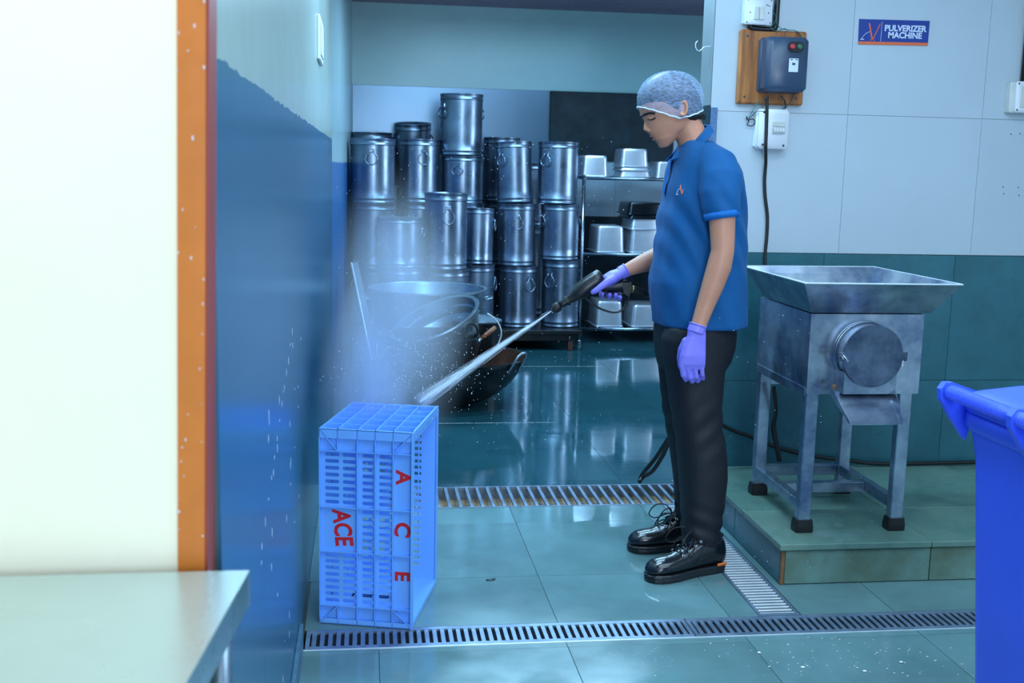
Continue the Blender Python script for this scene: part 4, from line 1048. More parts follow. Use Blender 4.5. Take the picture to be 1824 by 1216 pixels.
for i in range(30):
    v = vmin+(vmax-vmin)*i/29; uf, ub = interp(front, v), interp(back, v); w_ = head_w(v); c = (uf+ub)/2; h = max((uf-ub)/2, .01)
    ring = []
    for j in range(36):
        a = 2*PI*j/36; ca, sa = math.cos(a), math.sin(a)
        nar = 1-.16*max(ca, 0)**1.5 if v < .02 else 1
        ring.append(HC+uF*(c+h*math.copysign(abs(ca)**.92, ca))+vU*v+Vector((0, 1, 0))*(w_*math.copysign(abs(sa)**.9, sa)*nar))
    R.append(ring)
body.loft(R)
PXZ = .000492
def hb(X, Yp, y, r): p = zx(X, Yp); return Vector((p.x, YC+y, p.z)), r*PXZ
# nose
ns = [(508, 398, 6), (509, 415, 8), (508, 435, 11), (509, 455, 14), (510, 472, 16), (512, 482, 15)]
body.tube([hb(x, y, 0, r)[0] for x, y, r in ns], [hb(x, y, 0, r)[1] for x, y, r in ns], 12)
for s in (-1, 1):
    p, _ = hb(530, 482, s*.0105, 1); body.ell(p, .0095, .0065, .0062, 12, 8)                      # nostril wings
    p, _ = hb(537, 398, s*.028, 1); body.ell(p, .011, .014, .0085, 14, 9)                       # eyelid bulge
    body.tube([hb(494, 376, s*.008, 0)[0], hb(502, 370, s*.022, 0)[0], hb(520, 368, s*.036, 0)[0], hb(560, 372, s*.050, 0)[0]], [.005, .0065, .0065, .004], 10)   # brow ridge
    # ear
    p, _ = hb(722, 333, s*.081, 1)
    body.tube([p+Vector((.006*math.cos(a)*1.8+.002, s*(.004+.003*math.cos(a)), .0235*math.sin(a))) for a in np.linspace(-2.2, 2.4, 12)], .0050, 8)
    body.ell(p+Vector((.0, -s*.004, -.002)), .011, .006, .020, 12, 8)
    body.ell(p+Vector((-.007, -s*.001, -.021)), .006, .0045, .007, 10, 6)
# lips bulk
for X, Yp, rx, rz in ((563, 522, .0068, .0042), (583, 546, .0070, .0048)):
    p, _ = hb(X, Yp, 0, 1); body.ell(p, rx, .019, rz, 14, 8)
p, _ = hb(622, 578, 0, 1); body.ell(p, .0125, .018, .0125, 14, 8)
# neck
nk = [(790, 400, 104, .050), (800, 450, 106, .052), (822, 505, 108, .054), (850, 560, 116, .058), (870, 600, 92, .054)]
body.tube([zx(x, y) for x, y, a, b in nk], [(b_, a*PXZ*.98) for x, y, a, b_ in nk], 24)
# trunk (slimmer than the shirt)
def px_ring(y, xf, xb, hw, shrink=0., p=2.4, n=36, cy=YC, ex=0.):
    a, b = at(xf, y, cy), at(xb, y, cy); return sell((a.x+b.x)/2, cy, abs(b.x-a.x)/2-shrink, hw-shrink, (a.z+b.z)/2, n, p, ex)
SH = [(576, 1166, 1323, .194), (560, 1165, 1323, .192), (530, 1163, 1323, .187), (500, 1161, 1323, .180), (470, 1166, 1322, .172), (440, 1170, 1321, .172), (410, 1174, 1320, .174), (380, 1177, 1319, .178),
      (350, 1183, 1318, .184), (325, 1189, 1315, .190), (305, 1194, 1311, .192), (290, 1198, 1304, .188), (278, 1202, 1294, .172), (268, 1206, 1284, .140), (258, 1211, 1274, .100), (250, 1216, 1266, .068)]
body.loft([px_ring(y, a, b, hw, .052 if y > 480 else .028) for y, a, b, hw in SH[:-1]])
# pelvis and legs
body.loft([px_ring(y, a, b, hw, .026) for y, a, b, hw in ((570, 1178, 1300, .165), (610, 1177, 1296, .160), (650, 1180, 1288, .145))])
NL = [(562, 1215, 1275), (584, 1190, 1294), (603, 1181, 1300), (635, 1182, 1295), (660, 1187, 1288), (720, 1196, 1284), (760, 1203, 1284), (800, 1209, 1290), (850, 1213, 1292), (900, 1215, 1288), (940, 1216, 1282), (976, 1217, 1277)]
FL = [(562, 1205, 1270), (584, 1180, 1288), (600, 1171, 1292), (650, 1175, 1278), (720, 1182, 1262), (760, 1188, 1258), (800, 1194, 1262), (850, 1201, 1262), (900, 1204, 1258), (935, 1204, 1252), (962, 1206, 1248)]
YN, YF = 3.655, 3.865
def leg(L, Yl, sh, k=.86):
    R = []
    for y, xf, xb in L:
        a, b = at(xf, y, Yl), at(xb, y, Yl); h = abs(b.x-a.x)/2-sh
        R.append(sell((a.x+b.x)/2, Yl, h, max(min(h*k, .085-max(sh, 0)), .03), a.z, 28, 2.3))
    return R
body.loft(leg(NL, YN, .020)); body.loft(leg(FL, YF, .020))
# feet inside the shoes
for (hx, hy, hz, tx, ty) in ((1.222, 3.655, .06, 1.05, 3.585), (1.205, 3.870, .06, 1.06, 3.870)):
    body.tube([(hx, hy, .12), (hx-.01, hy, .07), ((hx+tx)/2, (hy+ty)/2, .055), (tx, ty, .045)], [.034, .036, .032, .026], 14)
# arms
def arm(pts):
    body.tube([at(x, y, Y) for x, y, Y, r in pts], [r for *_, r in pts], 20)
arm([(1262, 284, 3.65, .046), (1280, 304, 3.592, .048), (1287, 345, 3.545, .044), (1286, 390, 3.53, .0435), (1287, 420, 3.525, .0405), (1287, 448, 3.52, .0385), (1281, 475, 3.52, .0405), (1269, 510, 3.52, .0365), (1258, 540, 3.52, .0310), (1247, 572, 3.518, .0265), (1242, 590, 3.516, .0262)])
arm([(1250, 287, 3.86, .046), (1240, 309, 3.92, .046), (1236, 350, 3.965, .043), (1232, 400, 3.98, .042), (1222, 432, 3.985, .041), (1200, 446, 3.975, .044), (1176, 458, 3.968, .0415), (1150, 467, 3.962, .035), (1128, 476, 3.957, .0275), (1112, 483, 3.955, .0225)])
for m_ in (near_hand(.86), far_hand(.86)): body.add(m_.v, m_.f)
bdy = remesh(body, .0034, 5)
person = bdy.build('person', M['skin'], None, smooth=True)
person.data.transform(Matrix.Translation(-person_loc)); person.location = person_loc
tag(person, 'worker in blue polo, hair net and violet gloves aiming a spray gun', 'person')
P = person
# gloves
for nm, fn, cuff in (('near', near_hand, [(1241, 586, 3.516), (1243, 580, 3.517)]), ('far', far_hand, [(1110, 484, 3.955), (1114.5, 481.5, 3.955)])):
    g_ = fn(1.0)
    a, b = at(*cuff[0]), at(*cuff[1])
    r_ = .0292 if nm == 'near' else .0255
    ex = (a-b).normalized()
    g_.tube([a+ex*.012, a, b], [(r_, r_)]*3, 22)
    gl = remesh(g_, .0022, 3).build('glove', M['glove'], P, smooth=True); gl['label'] = 'violet nitrile glove'
    MB().tube([b+Vector((0, 0, 0)), b-ex*.0045], r_+.0012, 24).build('cuff_bead', M['glove'], gl, smooth=True)
# face details
for s in (-1, 1):
    lash = [hb(515, 401, s*.0215, 0)[0], hb(523, 405, s*.029, 0)[0], hb(535, 405, s*.0375, 0)[0], hb(550, 398, s*.0425, 0)[0], hb(557, 393, s*.0440, 0)[0]]
    MB().tube(smooth_path(lash, 3), .0032, 6).build('eyelashes', M['hair'], P, smooth=True)
    bro = [hb(482, 380, s*.010, 0)[0], hb(489, 373, s*.020, 0)[0], hb(503, 366, s*.031, 0)[0], hb(525, 362, s*.043, 0)[0], hb(548, 366, s*.0525, 0)[0]]
    k = MB().tube(smooth_path(bro, 3), [.0036+.0014*math.sin(i/12*PI) for i in range(13)], 8); k.build('eyebrow', M['hair'], P, smooth=True)
for X, Yp, rx, rz, nm in ((557, 522, .0076, .0038, 'upper_lip'), (575, 544, .0080, .0046, 'lower_lip')):
    p, _ = hb(X, Yp, 0, 1); MB().ell(p, rx, .0195, rz, 18, 10).build(nm, M['lips'], P, smooth=True)
# hair: cap just outside the skull, nape
hr = MB(); R = []
v0 = uv(470, 302)[1]; vb = uv(850, 405)[1]; ue = uv(770, 400)[0]
for i in range(22):
    v = vb+(vmax-.001-vb)*i/21
    if v > v0: uf = interp(front, v)+.004
    else: uf = ue+(interp(front, v0)+.004-ue)*max(0, (v-vb)/(v0-vb))**.75
    ub = interp(back, v)-.006; w_ = min(head_w(v)+.005, .080)*min(1, .80+.8*(v-vb)/(v0-vb)); c = (uf+ub)/2; h = max((uf-ub)/2, .01)
    R.append([HC+uF*(c+h*math.cos(2*PI*j/32))+vU*v+Vector((0, w_*math.sin(2*PI*j/32), 0)) for j in range(32)])
hr.loft(R)
hr.ell(zx(858, 372), .022, .050, .024, 18, 12)
for k in range(90):
    y = random.uniform(-.045, .045); X = random.uniform(845, 897)
    a = zx(X, 366); b = zx(X+random.uniform(2, 12), random.uniform(392, 415)); a.y = b.y = YC+y
    hr.tube([a, (a+b)/2+Vector((.002, 0, 0)), b], [.0018, .0014, .0004], 4)
hr.build('hair', M['hair'], P, smooth=True)
# hair net
bl = [(440, 318), (455, 318), (560, 356), (650, 388), (710, 400), (800, 381), (880, 350), (925, 330)]
nt_ = MB(); NA, NLAT = 56, 18; R = []; bandp = []
for i in range(NLAT+1):
    ring = []
    for j in range(NA):
        a = 2*PI*j/NA
        X0_ = 682-228*math.cos(a); yb_ = float(np.interp(X0_, [p[0] for p in bl], [p[1] for p in bl]))
        lb = math.asin(max(-.85, min(.85, (258-yb_)/195)))
        lat = lb+(math.radians(89.5)-lb)*i/NLAT
        rr = math.cos(lat)**(.5 if lat > 0 else .30)
        if lat > 0: rr = math.cos(lat)**.92
        X = 682-230*rr*math.cos(a)+10*math.sin(max(lat, 0)); Yp = 258-195*math.sin(lat)
        p = zx(X, Yp); wob = 1+.012*noise.noise(Vector((X*.02, Yp*.02, math.sin(a)*3)))
        p.y = YC+.094*rr*math.sin(a)*wob*(1 if lat > 0 else .93)
        p.x += .0012*noise.noise(Vector((X*.05, Yp*.05, 3+math.sin(a)*4)))
        ring.append(p)
        if i == 0: bandp.append(p)
    R.append(ring)
nt_.loft(R, cap=False)
net = nt_.build('hair_net', M['net'], P, smooth=True); net['label'] = 'sheer white hair net'
bb = [p+Vector((0, 0, .0012*math.sin(j*2.1))) for j, p in enumerate(bandp)]
MB().tube(bb, .0026, 7, closed=True).build('elastic_band', M['netband'], net, smooth=True)

# --- shirt
sh = MB(); sh.loft([px_ring(y, a, b, hw) for y, a, b, hw in SH])
def slv(pts): sh.tube([at(x, y, Y) for x, y, Y, *_ in pts], [(a, b) for *_, a, b in pts], 26)
slv([(1258, 280, 3.655, .055, .055), (1277, 296, 3.60, .066, .070), (1284, 318, 3.565, .062, .072), (1282, 345, 3.55, .058, .070), (1283, 370, 3.545, .056, .062), (1285, 386, 3.54, .054, .0525)])
slv([(1246, 280, 3.85, .055, .055), (1238, 300, 3.91, .066, .068), (1236, 330, 3.95, .062, .066), (1234, 365, 3.965, .058, .060), (1233, 384, 3.97, .055, .055)])
for s_ in (.0,):
    sh.ell(at(1268, 292, 3.635), .060, .060, .055, 18, 12); sh.ell(at(1252, 290, 3.865), .060, .060, .055, 18, 12)
def folds(p):
    lx = p.x-1.16; a = 1.0
    n1 = noise.noise(Vector((p.x*7, p.y*7, p.z*2.2+4)))*.011
    n2 = noise.noise(Vector((p.x*16+p.z*9, p.y*16, p.z*5+9)))*.0075
    # drape: diagonal folds from the sleeve
    n3 = math.sin((p.z*1.1+p.x*1.9)*48)*.0042*max(0, 1-abs(p.z-1.20)/.20)
    d = n1+n2+n3
    q = Vector((p.x-1.165, p.y-YC, 0)); L = max(q.length, .03); q.normalize()
    fade = min(1, max(0, (1.47-p.z)/.10))
    return (p.x+q.x*d*fade*.8, p.y+q.y*d*fade, p.z)
shm = remesh(sh, .0055, 5, folds)
# open hem line falls a little lower in front
shirt = shm.build('polo_shirt', M['shirt'], P, smooth=True); shirt['label'] = 'royal blue short-sleeved polo shirt'
# sleeve bands
for pts in (((1284.5, 378, 3.543), (1286, 390, 3.54)), ((1233, 377, 3.967), (1232.5, 388, 3.97))):
    a, b = at(*pts[0]), at(*pts[1]); MB().tube([a, b], [(.0595, .0590), (.0580, .0570)], 30).build('sleeve_band', M['shirtrib'], shirt, smooth=True, )
# collar: stand plus two leaves
co = MB()
def sheet(mb, A, B, t=.003):
    """strip between polylines A and B, given thickness"""
    A = [Vector(a) for a in A]; B = [Vector(b) for b in B]; n = len(A); V = []
    for i in range(n):
        tt_ = (A[min(i+1, n-1)]-A[max(i-1, 0)]).normalized(); nn = tt_.cross((B[i]-A[i]).normalized()).normalized()*t/2
        V.append([A[i]+nn, B[i]+nn, B[i]-nn, A[i]-nn])
    return mb.loft(V)
for s in (-1, 1):
    def cz(X, Yp, y): p = zx(X, Yp); p.y = YC+s*y; return p
    top = [cz(948, 442, .0), cz(938, 440, .026), cz(905, 455, .050), (cz(865, 500, .064)), cz(820, 552, .062), cz(785, 590, .045), cz(764, 600, .022), cz(757, 606, .008)]
    bot = [cz(968, 492, .0), cz(958, 490, .045), cz(925, 512, .074), (cz(880, 562, .088)), cz(835, 610, .084), cz(798, 634, .070), cz(768, 628, .050), cz(740, 622, .030)]
    if s == -1: pass
    sheet(co, smooth_path(top, 3), smooth_path(bot, 3), .004)
# front leaves hanging from the neck opening
for s in (-1, 1):
    def cz(X, Yp, y): p = zx(X, Yp); p.y = YC+s*y; return p
    A = [cz(785, 588, .050), cz(762, 598, .028), cz(748, 600, .012)]
    B = [cz(772, 640, .062), cz(715, 672, .046), cz(664, 690, .030)]
    sheet(co, A, B, .004)
co.build('collar', M['shirt'], shirt, smooth=False)
pk = MB(); A = [at(x, y, 3.742) for x, y in ((1206, 268), (1196, 290), (1190, 315), (1184.5, 345))]; B = [at(x, y, 3.778) for x, y in ((1206, 268), (1196, 290), (1190, 315), (1184.5, 345))]
A = [a+Vector((-.004, 0, 0)) for a in A]; B = [b+Vector((-.004, 0, 0)) for b in B]
sheet(pk, A, B, .004); pk.build('placket', M['shirtrib'], shirt)
# chest emblem, raised stitching following the chest
from mathutils.bvhtree import BVHTree
bv = BVHTree.FromPolygons([Vector(v) for v in shm.v], [f for f in shm.f])
def onshirt(x, y):
    d = ray(x, y).normalized(); h = bv.ray_cast(_O, d); return (h[0]-d*.0015) if h[0] else at(x, y, 3.6)
def emb(pts, r, m):
    mb = MB(); mb.tube(smooth_path([onshirt(*p) for p in pts], 4), r, 6); mb.build('emblem', m, shirt, smooth=True)
emb([(1212, 330), (1213, 338), (1215, 346)], .0021, M['signor']); emb([(1217.5, 337), (1216, 342), (1214.5, 346)], .0018, M['signor'])
emb([(1205, 346), (1206.5, 341), (1209, 337), (1213, 335)], .0011, M['print']); emb([(1204, 346.5), (1208, 346.5)], .0011, M['print'])
# a bare patch of chest at the open neck is the body itself

# --- trousers
tr = MB()
tr.loft([px_ring(y, a, b, hw, 0, cy=3.76) for y, a, b, hw in ((530, 1178, 1306, .160), (550, 1175, 1305, .164), (568, 1172, 1303, .170), (590, 1170, 1303, .180), (612, 1171, 1301, .181), (635, 1174, 1294, .177), (655, 1178, 1284, .150))])
tr.loft(leg(NL, YN, -.002, .97)); tr.loft(leg(FL, YF, -.002, .97))
def tfold(p):
    low = max(0, 1-abs(p.z-.16)/.13); kn = max(0, 1-abs(p.z-.52)/.16)
    d = noise.noise(Vector((p.x*9, p.y*9, p.z*4)))*.006+math.sin((p.z+p.x*.35)*95)*.0035*low+math.sin((p.z*1.0-p.x*.8)*70)*.0022*kn
    q = Vector((p.x-1.15, (p.y-(YN if p.y < 3.76 else YF)), 0)); q = q.normalized() if q.length > .01 else Vector((1, 0, 0))
    return (p.x+q.x*d, p.y+q.y*d, p.z)
trousers = remesh(tr, .0055, 4, tfold).build('trousers', M['pants'], P, smooth=True); trousers['label'] = 'dark navy trousers'

# --- shoes (children of the worker)
def shoe(heel, toe, label):
    h, t = Vector((*heel, 0)), Vector((*toe, 0)); L = (t-h).length; f = (t-h).normalized(); s = Vector((-f.y, f.x, 0)); z = Vector((0, 0, 1))
    side = -1 if s.y < 0 else 1
    to = lambda x, y, zz: h+f*(x*L)+s*y+z*zz
    def ring(x, w, z0, z1, p=2.6, n=24, sh=0.):
        c = []
        for j in range(n):
            a = 2*PI*j/n; ca, sa = math.cos(a), math.sin(a)
            zz = (z0+z1)/2+(z1-z0)/2*math.copysign(abs(sa)**(2/p), sa)
            # uppers narrow towards the top
            ww = w*(1-.28*max(0, sa)**1.5)
            c.append(to(x, ww*math.copysign(abs(ca)**(2/p), ca)+sh, zz))
        return c
    up = MB()
    up.loft([ring(.005, .018, .035, .085), ring(.02, .030, .026, .118), ring(.07, .037, .024, .134), ring(.18, .041, .024, .138), ring(.28, .041, .024, .134), ring(.38, .041, .024, .122), ring(.48, .043, .024, .106),
             ring(.58, .046, .024, .092), ring(.68, .049, .024, .082), ring(.78, .0495, .024, .079), ring(.87, .045, .024, .074), ring(.93, .037, .026, .064), ring(.975, .024, .029, .050), ring(.99, .010, .032, .040)])
    u = up.build('shoe', M['shoe'], P, smooth=True); u['label'] = label
    so_ = MB(); n = 40
    def outl(k, zz):
        pts = []
        prof = [(.0, .024), (.04, .036), (.15, .041), (.30, .040), (.42, .040), (.55, .046), (.68, .053), (.80, .053), (.90, .046), (.96, .034), (1.0, .012)]
        for q_ in prof: pts.append(to(q_[0]*k+(1-k)*.5, q_[1]*k, zz))
        for q_ in prof[::-1]: pts.append(to(q_[0]*k+(1-k)*.5, -q_[1]*k, zz))
        return pts
    so_.loft([outl(.98, .0015), outl(.995, .006), outl(.995, .014), outl(.975, .016), outl(1.0, .018), outl(.995, .025), outl(.95, .029)])
    so_.build('sole', M['sole'], u)
    # opening lining
    MB().tube([to(.30*math.cos(a)*.42+.16, .030*math.sin(a), .134+.004*math.cos(a)) for a in np.linspace(0, 2*PI, 24, endpoint=False)], .006, 8, closed=True).build('collar_padding', M['shoe'], u, smooth=True)
    # tongue
    MB().tube([to(.50, 0, .104), to(.40, 0, .124), to(.33, 0, .142), to(.30, 0, .156)], [(.004, .020), (.004, .022), (.004, .024), (.003, .020)], 12).build('tongue', M['shoe'], u, smooth=True)
    sgn = 1 if (s.y < 0) else -1
    for k in range(4):
        x = .60-k*.075; zz = .083+k*.0135
        for q_ in (-1, 1):
            c = to(x, q_*(.030), zz); nn = (s*q_*.75+z*.66).normalized()
            aa = nn.cross(f).normalized()
            MB().tube([c+nn*.004+(f*math.cos(b_)+aa*math.sin(b_))*.0042 for b_ in np.linspace(0, 2*PI, 12, endpoint=False)], .0015, 6, closed=True).build('eyelet', M['eyelet'], u, smooth=True)
        MB().tube([to(x, -.030, zz+.003), to(x-.01, 0, zz+.020), to(x, .030, zz+.003)], .0026, 6).build('lace', M['lace'], u, smooth=True)
    for q_ in (-1, 1):
        bw2 = [to(.40, 0, .140), to(.46, q_*.020, .165), to(.58, q_*.040, .160), to(.66, q_*.050, .125), to(.58, q_*.046, .108), to(.46, q_*.018, .130), to(.40, 0, .140)]
        MB().tube(smooth_path(bw2, 4), .0024, 6).build('lace_bow', M['lace'], u, smooth=True)
        MB().tube(smooth_path([to(.40, 0, .138), to(.48, q_*.045, .122), to(.56, q_*.058, .080)], 4), .0022, 6).build('lace_end', M['lace'], u, smooth=True)
    c = to(.10, sgn*.0405, .020)
    MB().tube([to(.03, sgn*.0400, .034), to(.16, sgn*.0430, .034)], [(.0055, .0022)]*2, 8).build('heel_mark', M['tab'], u)
    MB().tube([to(.16, sgn*.0365, .118), to(.25, sgn*.0385, .116)], [(.008, .003)]*2, 8).build('red_lining', M['redcloth'], u, smooth=True)
    # seam line
    MB().tube(smooth_path([to(.30, sgn*.040, .122), to(.38, sgn*.044, .085), to(.44, sgn*.046, .045)], 4), .0011, 5).build('seam', M['sole'], u, smooth=True)
    return u
shoe((1.262, 3.660), (.960, 3.552), 'near wet black leather shoe')
shoe((1.245, 3.882), (.968, 3.862), 'far wet black leather shoe')

# ------------------------------------------------------------------ spray gun in the far hand
GY = 3.955
gp = lambda x, y, d=0.: at(x, y, GY+d)
gun = thing('spray_gun', 'black pressure-washer spray gun held in the violet glove', 'spray gun', tuple(gp(1050, 520)))
PXM = 4.12/F_PX
mb = MB(); A = [(1073, 492, 10), (1071, 493, 16.5), (1062, 499, 17), (1048, 508, 17), (1034, 518, 16.5), (1024, 526, 12), (1013, 533.5, 8.5), (1003, 540, 7.5), (994, 546, 6.8)]
mb.tube([gp(x, y) for x, y, r in A], [(r*PXM*.92, r*PXM*1.0) for x, y, r in A], 22); mb.build('lance_shroud', M['blackp'], gun, smooth=True)
mb = MB().tube([gp(x, y) for x, y in ((996, 544.7), (993, 546.5), (990, 548.5), (986.5, 550.8))], [8.5*PXM, 9*PXM, 9*PXM, 8*PXM], 18); nz = mb.build('nozzle_collar', M['rubber'], gun, smooth=False)
MB().tube([gp(987, 550.4), gp(983, 553)], [5.5*PXM, 4.5*PXM], 14).build('nozzle', M['rubber'], gun)
MB().tube([gp(1012, 534.4), gp(1009, 536.4)], [9.4*PXM]*2, 18).build('nozzle_collar', M['rubber'], gun)
mb = MB(); A = [(1066, 508, 7), (1078, 511, 9), (1092, 511, 9.5), (1108, 509, 10), (1118, 509, 11)]
mb.tube([gp(x, y) for x, y, r in A], [(r*PXM, .017) for x, y, r in A], 18); mb.build('handle', M['blackp'], gun, smooth=True)
mb = MB(); a = [(1109, 503), (1125, 503.5), (1125, 520), (1119, 528), (1111, 522)]
n = len(a); V = [gp(x, y, -.017) for x, y in a]+[gp(x, y, .017) for x, y in a]
mb.add(V, [tuple(range(n)), tuple(range(n, 2*n))]+[(i, (i+1) % n, n+(i+1) % n, n+i) for i in range(n)]); mb.build('valve_block', M['blackp'], gun)
mb = MB().tube(smooth_path([gp(x, y) for x, y in ((1040, 528), (1050, 537), (1062, 546), (1078, 553), (1094, 556), (1106, 553), (1114, 545), (1119, 534), (1120, 524))], 4), [(.0042, .008)]*33, 10)
mb.build('trigger_guard', M['blackp'], gun, smooth=True)
MB().tube(smooth_path([gp(x, y) for x, y in ((1070, 517), (1084, 522), (1098, 524), (1112, 523))], 3), [(.003, .007)]*10, 10).build('trigger', M['blackp'], gun, smooth=True)
MB().tube([gp(1125, 514), gp(1130, 515.5)], 6*PXM, 16).build('inlet_nipple', mat('brass fitting', (150, 140, 90), .35, .9), gun, smooth=True)
cp = MB(); c0, c1 = gp(1129, 515.5), gp(1152, 523); cp.tube([c0, c1], [6.8*PXM, 6.2*PXM], 18)
cpo = cp.build('hose_coupling', M['blackp'], gun, smooth=False)
dd = (c1-c0).normalized(); sd = Vector((0, 1, 0)); uu = dd.cross(sd).normalized()
rg_ = MB()
for k in range(12):
    b_ = 2*PI*k/12; o_ = (sd*math.cos(b_)+uu*math.sin(b_))
    rg_.tube([c0+dd*.003+o_*6.9*PXM, c1-dd*.003+o_*6.3*PXM], .0012, 5)
rg_.build('grip_ridges', M['rubber'], cpo)
# hose: from the coupling behind the worker down to the floor, looping into the drain
hp_ = [gp(1152.5, 523.2), gp(1166, 527), Vector((1.10, 4.06, .92)), Vector((1.30, 4.12, .80)), Vector((1.34, 4.20, .5)), at(1215, 745, 4.30), at(1192, 778, 4.42), at(1168, 815, 4.55), at(1146, 842, 4.66), at(1140, 853, 4.70)]
hose = MB().tube(smooth_path(hp_, 6), .0088, 12)
tag(hose.build('pressure_hose', M['rubber'], smooth=True), 'black hose running from the spray gun behind the worker down to the floor drain', 'hose')
h2 = [at(1139, 858, 4.60)+Vector((0, 0, .000)), at(1146, 849, 4.62), at(1163, 838, 4.52), at(1180, 812, 4.45), at(1200, 780, 4.36), Vector((1.33, 4.22, .30)), Vector((1.36, 4.30, .12)), Vector((1.37, 4.36, .012))]
tag(MB().tube(smooth_path(h2, 6), .0088, 12).build('pressure_hose', M['rubber'], smooth=True), 'second strand of black hose looping up from the drain beside the trousers', 'hose')
h3 = [at(1280, 752, 4.40), at(1287, 757, 4.42), at(1310, 768, 4.44), at(1337, 777, 4.45), at(1380, 795, 4.455), at(1421, 806, 4.455), at(1470, 815, 4.45)]
e_ = h3[-1]
h3 += [Vector((2.10, 4.445, .172)), Vector((2.20, 4.44, .160)), Vector((2.45, 4.44, .159)), Vector((2.8, 4.445, .160)), Vector((3.4, 4.44, .159))]
tag(MB().tube(smooth_path(h3, 6), .0085, 12).build('water_hose', M['rubber'], smooth=True), 'black hose sagging behind the machine along the foot of the wall', 'hose')
h4 = [at(1378, 690, 4.0), at(1382, 730, 4.02), at(1378, 760, 4.05), at(1384, 795, 4.05), at(1388, 820, 4.05)]
tag(MB().tube(smooth_path(h4, 5), [.008]*10+[.010]*11, 10).build('loose_cable', M['rubber'], smooth=True), 'black cable dangling under the machine body between the left legs', 'cable')

# ------------------------------------------------------------------ small litter on the floor
def G(x, y):
    d = ray(x, y); return _O+d*(-CAM_H/d.z)
lf = G(874, 1033); mb = MB(); n = 9
mb.loft([[(lf.x+.022*t_, lf.y+(.007-.012*t_*t_)*s_+.005*t_, .0018+.004*abs(t_)) for s_ in (-1, 0, 1)]+[(lf.x+.022*t_, lf.y+.005*t_+(.007-.012*t_*t_)*s_, .0012) for s_ in (1, 0, -1)] for t_ in np.linspace(-.75, .75, n)])
tag(mb.build('food_scrap', M['blackp'], smooth=True), 'small curled black scrap lying on the floor right of the crate', 'scrap')
cm = MB()
for k in range(90):
    x, y = random.gauss(1500, 120), random.uniform(1135, 1205)
    if k < 4: x, y = ((1352, 1163), (1430, 1189), (1540, 1196), (1605, 1180))[k]
    p = G(x, y); r_ = .005 if k < 4 else random.uniform(.0008, .0024)
    cm.ell((p.x, p.y, .0012+r_*.25), r_*random.uniform(1, 1.8), r_, r_*.4+.0004, 7, 4)
for k in range(50):
    p = G(random.uniform(1050, 1200), random.uniform(1150, 1200)); r_ = random.uniform(.0006, .0014); cm.ell((p.x, p.y, .0016), r_, r_, r_*.5, 6, 4)
tag(cm.build('crumbs', M['speck']), 'white food crumbs scattered on the wet floor in front of the drain', 'crumbs', kind='stuff')

# ------------------------------------------------------------------ water: jet, droplets, mist
S.cycles.volume_bounces = 3
def vol_mat(name, tint, dens, noise_scale, aniso=.15, lo=.35, hi=.75, axis=None):
    m = bpy.data.materials.new(name); m.use_nodes = True; nt = m.node_tree; N = nt.nodes; L = nt.links
    N.remove(N['Principled BSDF']); out = N['Material Output']
    vs_ = N.new('ShaderNodeVolumeScatter'); vs_.inputs['Color'].default_value = (1, 1, 1, 1); vs_.inputs['Anisotropy'].default_value = aniso
    tc = N.new('ShaderNodeTexCoord'); ln = N.new('ShaderNodeVectorMath'); ln.operation = 'LENGTH'
    L.new(tc.outputs['Object'], ln.inputs[0])
    fo = N.new('ShaderNodeMapRange'); fo.interpolation_type = 'SMOOTHSTEP'; fo.inputs['From Min'].default_value = 1.0; fo.inputs['From Max'].default_value = .15
    fo.inputs['To Min'].default_value = 0; fo.inputs['To Max'].default_value = 1
    L.new(ln.outputs['Value'], fo.inputs[0])
    n = N.new('ShaderNodeTexNoise'); n.inputs['Scale'].default_value = noise_scale; n.inputs['Detail'].default_value = 3; L.new(tc.outputs['Object'], n.inputs[0])
    r_ = N.new('ShaderNodeMapRange'); r_.inputs['From Min'].default_value = lo; r_.inputs['From Max'].default_value = hi; r_.inputs['To Min'].default_value = .35; L.new(n.outputs['Fac'], r_.inputs[0])
    mu = N.new('ShaderNodeMath'); mu.operation = 'MULTIPLY'; L.new(fo.outputs[0], mu.inputs[0]); L.new(r_.outputs[0], mu.inputs[1])
    m2 = N.new('ShaderNodeMath'); m2.operation = 'MULTIPLY'; m2.inputs[1].default_value = dens; L.new(mu.outputs[0], m2.inputs[0])
    L.new(m2.outputs[0], vs_.inputs['Density'])
    ab_ = N.new('ShaderNodeVolumeAbsorption'); ab_.inputs['Color'].default_value = (*tint, 1); ma = N.new('ShaderNodeMath'); ma.operation = 'MULTIPLY'; ma.inputs[1].default_value = .65
    L.new(m2.outputs[0], ma.inputs[0]); L.new(ma.outputs[0], ab_.inputs['Density'])
    ad_ = N.new('ShaderNodeAddShader'); L.new(vs_.outputs[0], ad_.inputs[0]); L.new(ab_.outputs[0], ad_.inputs[1]); L.new(ad_.outputs[0], out.inputs['Volume']); return m
def puff(loc, sc_, rot, m, name, label):
    mb = MB().ell((0, 0, 0), 1, 1, 1, 24, 14); o = mb.build(name, m); o.location = loc; o.scale = sc_; o.rotation_euler = rot
    return tag(o, label, 'mist', 'spray mist', 'stuff')
mist = vol_mat('fine water mist', (.10, .45, 1), 1.5, 1.8)
puff((.11, 4.1, .84), (.295, .95, .60), (0, 0, 0), mist, 'water_mist', 'pale drifting water mist between the left wall and the steel cans')
mist2 = vol_mat('denser water mist', (.10, .45, 1), 2.2, 2.4)
puff((.0, 3.72, .62), (.185, .55, .42), (0, 0, 0), mist2, 'water_mist', 'denser burst of water mist just above the crate')
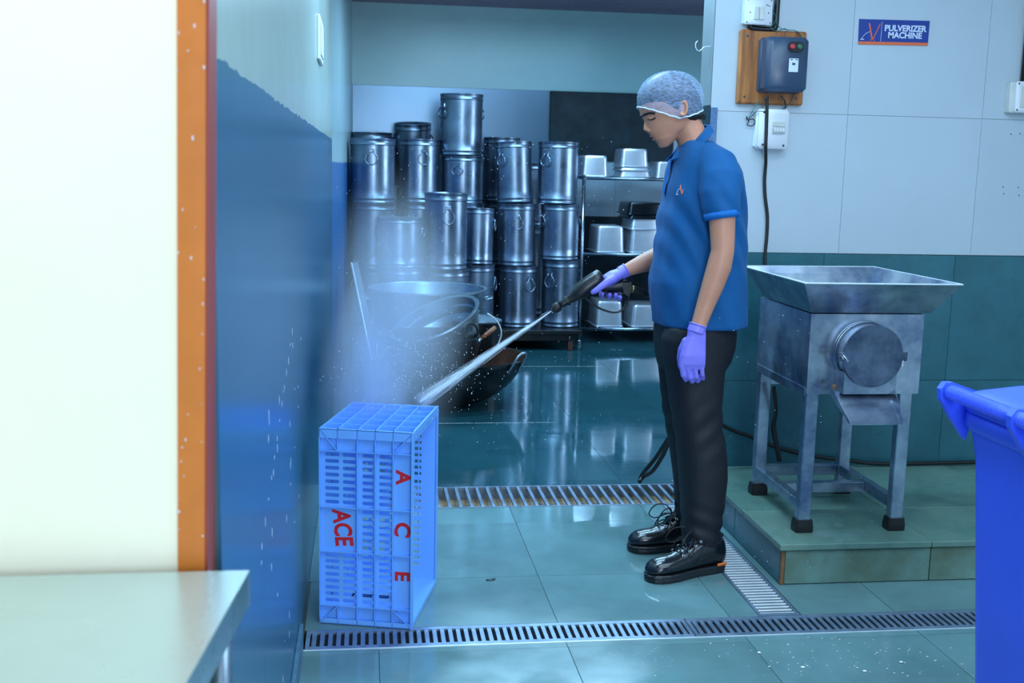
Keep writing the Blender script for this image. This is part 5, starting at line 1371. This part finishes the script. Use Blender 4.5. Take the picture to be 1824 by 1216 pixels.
# jet
jd = bpy.data.materials.new('white water jet'); jd.use_nodes = True
b = jd.node_tree.nodes['Principled BSDF']; b.inputs['Base Color'].default_value = (.75, .87, 1, 1); b.inputs['Roughness'].default_value = .3
b.inputs['Alpha'].default_value = .42; b.inputs['Specular IOR Level'].default_value = .2
J0 = gp(984, 552.5); J1 = at(748, 716, 3.52)
jt = thing('water_jet', 'white jet of water from the spray gun nozzle to the crate top', 'water jet', tuple(J0))
dJ = (J1-J0); LJ = dJ.length; dJ.normalize(); sJ = dJ.cross(Vector((0, 0, 1))).normalized(); uJ = sJ.cross(dJ)
core = MB().tube([J0+dJ*LJ*t_ for t_ in np.linspace(0, 1, 12)], [.0022+.0006*t_ for t_ in np.linspace(0, 1, 12)], 10); co_ = core.build('jet_core', jd, jt, smooth=True)
ms = MB()
for k in range(420):
    a = random.uniform(0, 2*PI); rr = abs(random.gauss(0, .5)); t0 = random.uniform(0, .9); t1 = min(1, t0+random.uniform(.04, .22))
    def pj(t_): return J0+dJ*LJ*t_+(sJ*math.cos(a)+uJ*math.sin(a))*rr*(.003+.021*t_)
    ms.tube([pj(t0), pj((t0+t1)/2), pj(t1)], [.0002, .0006, .0002], 4)
o = ms.build('jet_streaks', jd, jt); o['kind'] = 'stuff'
mj = vol_mat('jet haze', (.9, .96, 1), 1, 3)
cone = MB().tube([J0+dJ*LJ*t_ for t_ in np.linspace(.02, 1.0, 10)], [.004+.024*t_ for t_ in np.linspace(.02, 1, 10)], 18)
hz = bpy.data.materials.new('jet haze volume'); hz.use_nodes = True; N = hz.node_tree.nodes; N.remove(N['Principled BSDF'])
vs_ = N.new('ShaderNodeVolumeScatter'); vs_.inputs['Color'].default_value = (1, 1, 1, 1); vs_.inputs['Density'].default_value = 6; vs_.inputs['Anisotropy'].default_value = .2
hz.node_tree.links.new(vs_.outputs[0], N['Material Output'].inputs['Volume'])
o = cone.build('jet_haze', hz, jt); o['kind'] = 'stuff'
# droplets
dm = mat('white droplets', (225, 238, 250), .15, spec=.8)
dr = MB()
def drop(p, r_): dr.ell(p, r_, r_, r_*random.uniform(1, 1.6), 6, 4)
for k in range(420):
    c = Vector((.16+random.gauss(0, .13), 3.55+random.gauss(0, .18), .66+abs(random.gauss(0, .14))))
    if c.x < XL+.02: continue
    drop(c, random.uniform(.0006, .0014))
for k in range(520):
    Yd = random.uniform(3.2, 5.5); p = at(random.uniform(600, 1130), random.uniform(240, 800), Yd)
    if p.z < .05 or p.x < XL+.02: continue
    drop(p, random.uniform(.0005, .0013))
for k in range(60):
    Yd = random.uniform(3.0, 3.4); p = at(random.uniform(1280, 1560), random.uniform(560, 1080), Yd)
    if p.z > .05: drop(p, random.uniform(.0005, .001))
tag(dr.build('water_droplets', dm), 'tiny white water droplets flying around the jet and over the pots', 'droplets', kind='stuff')
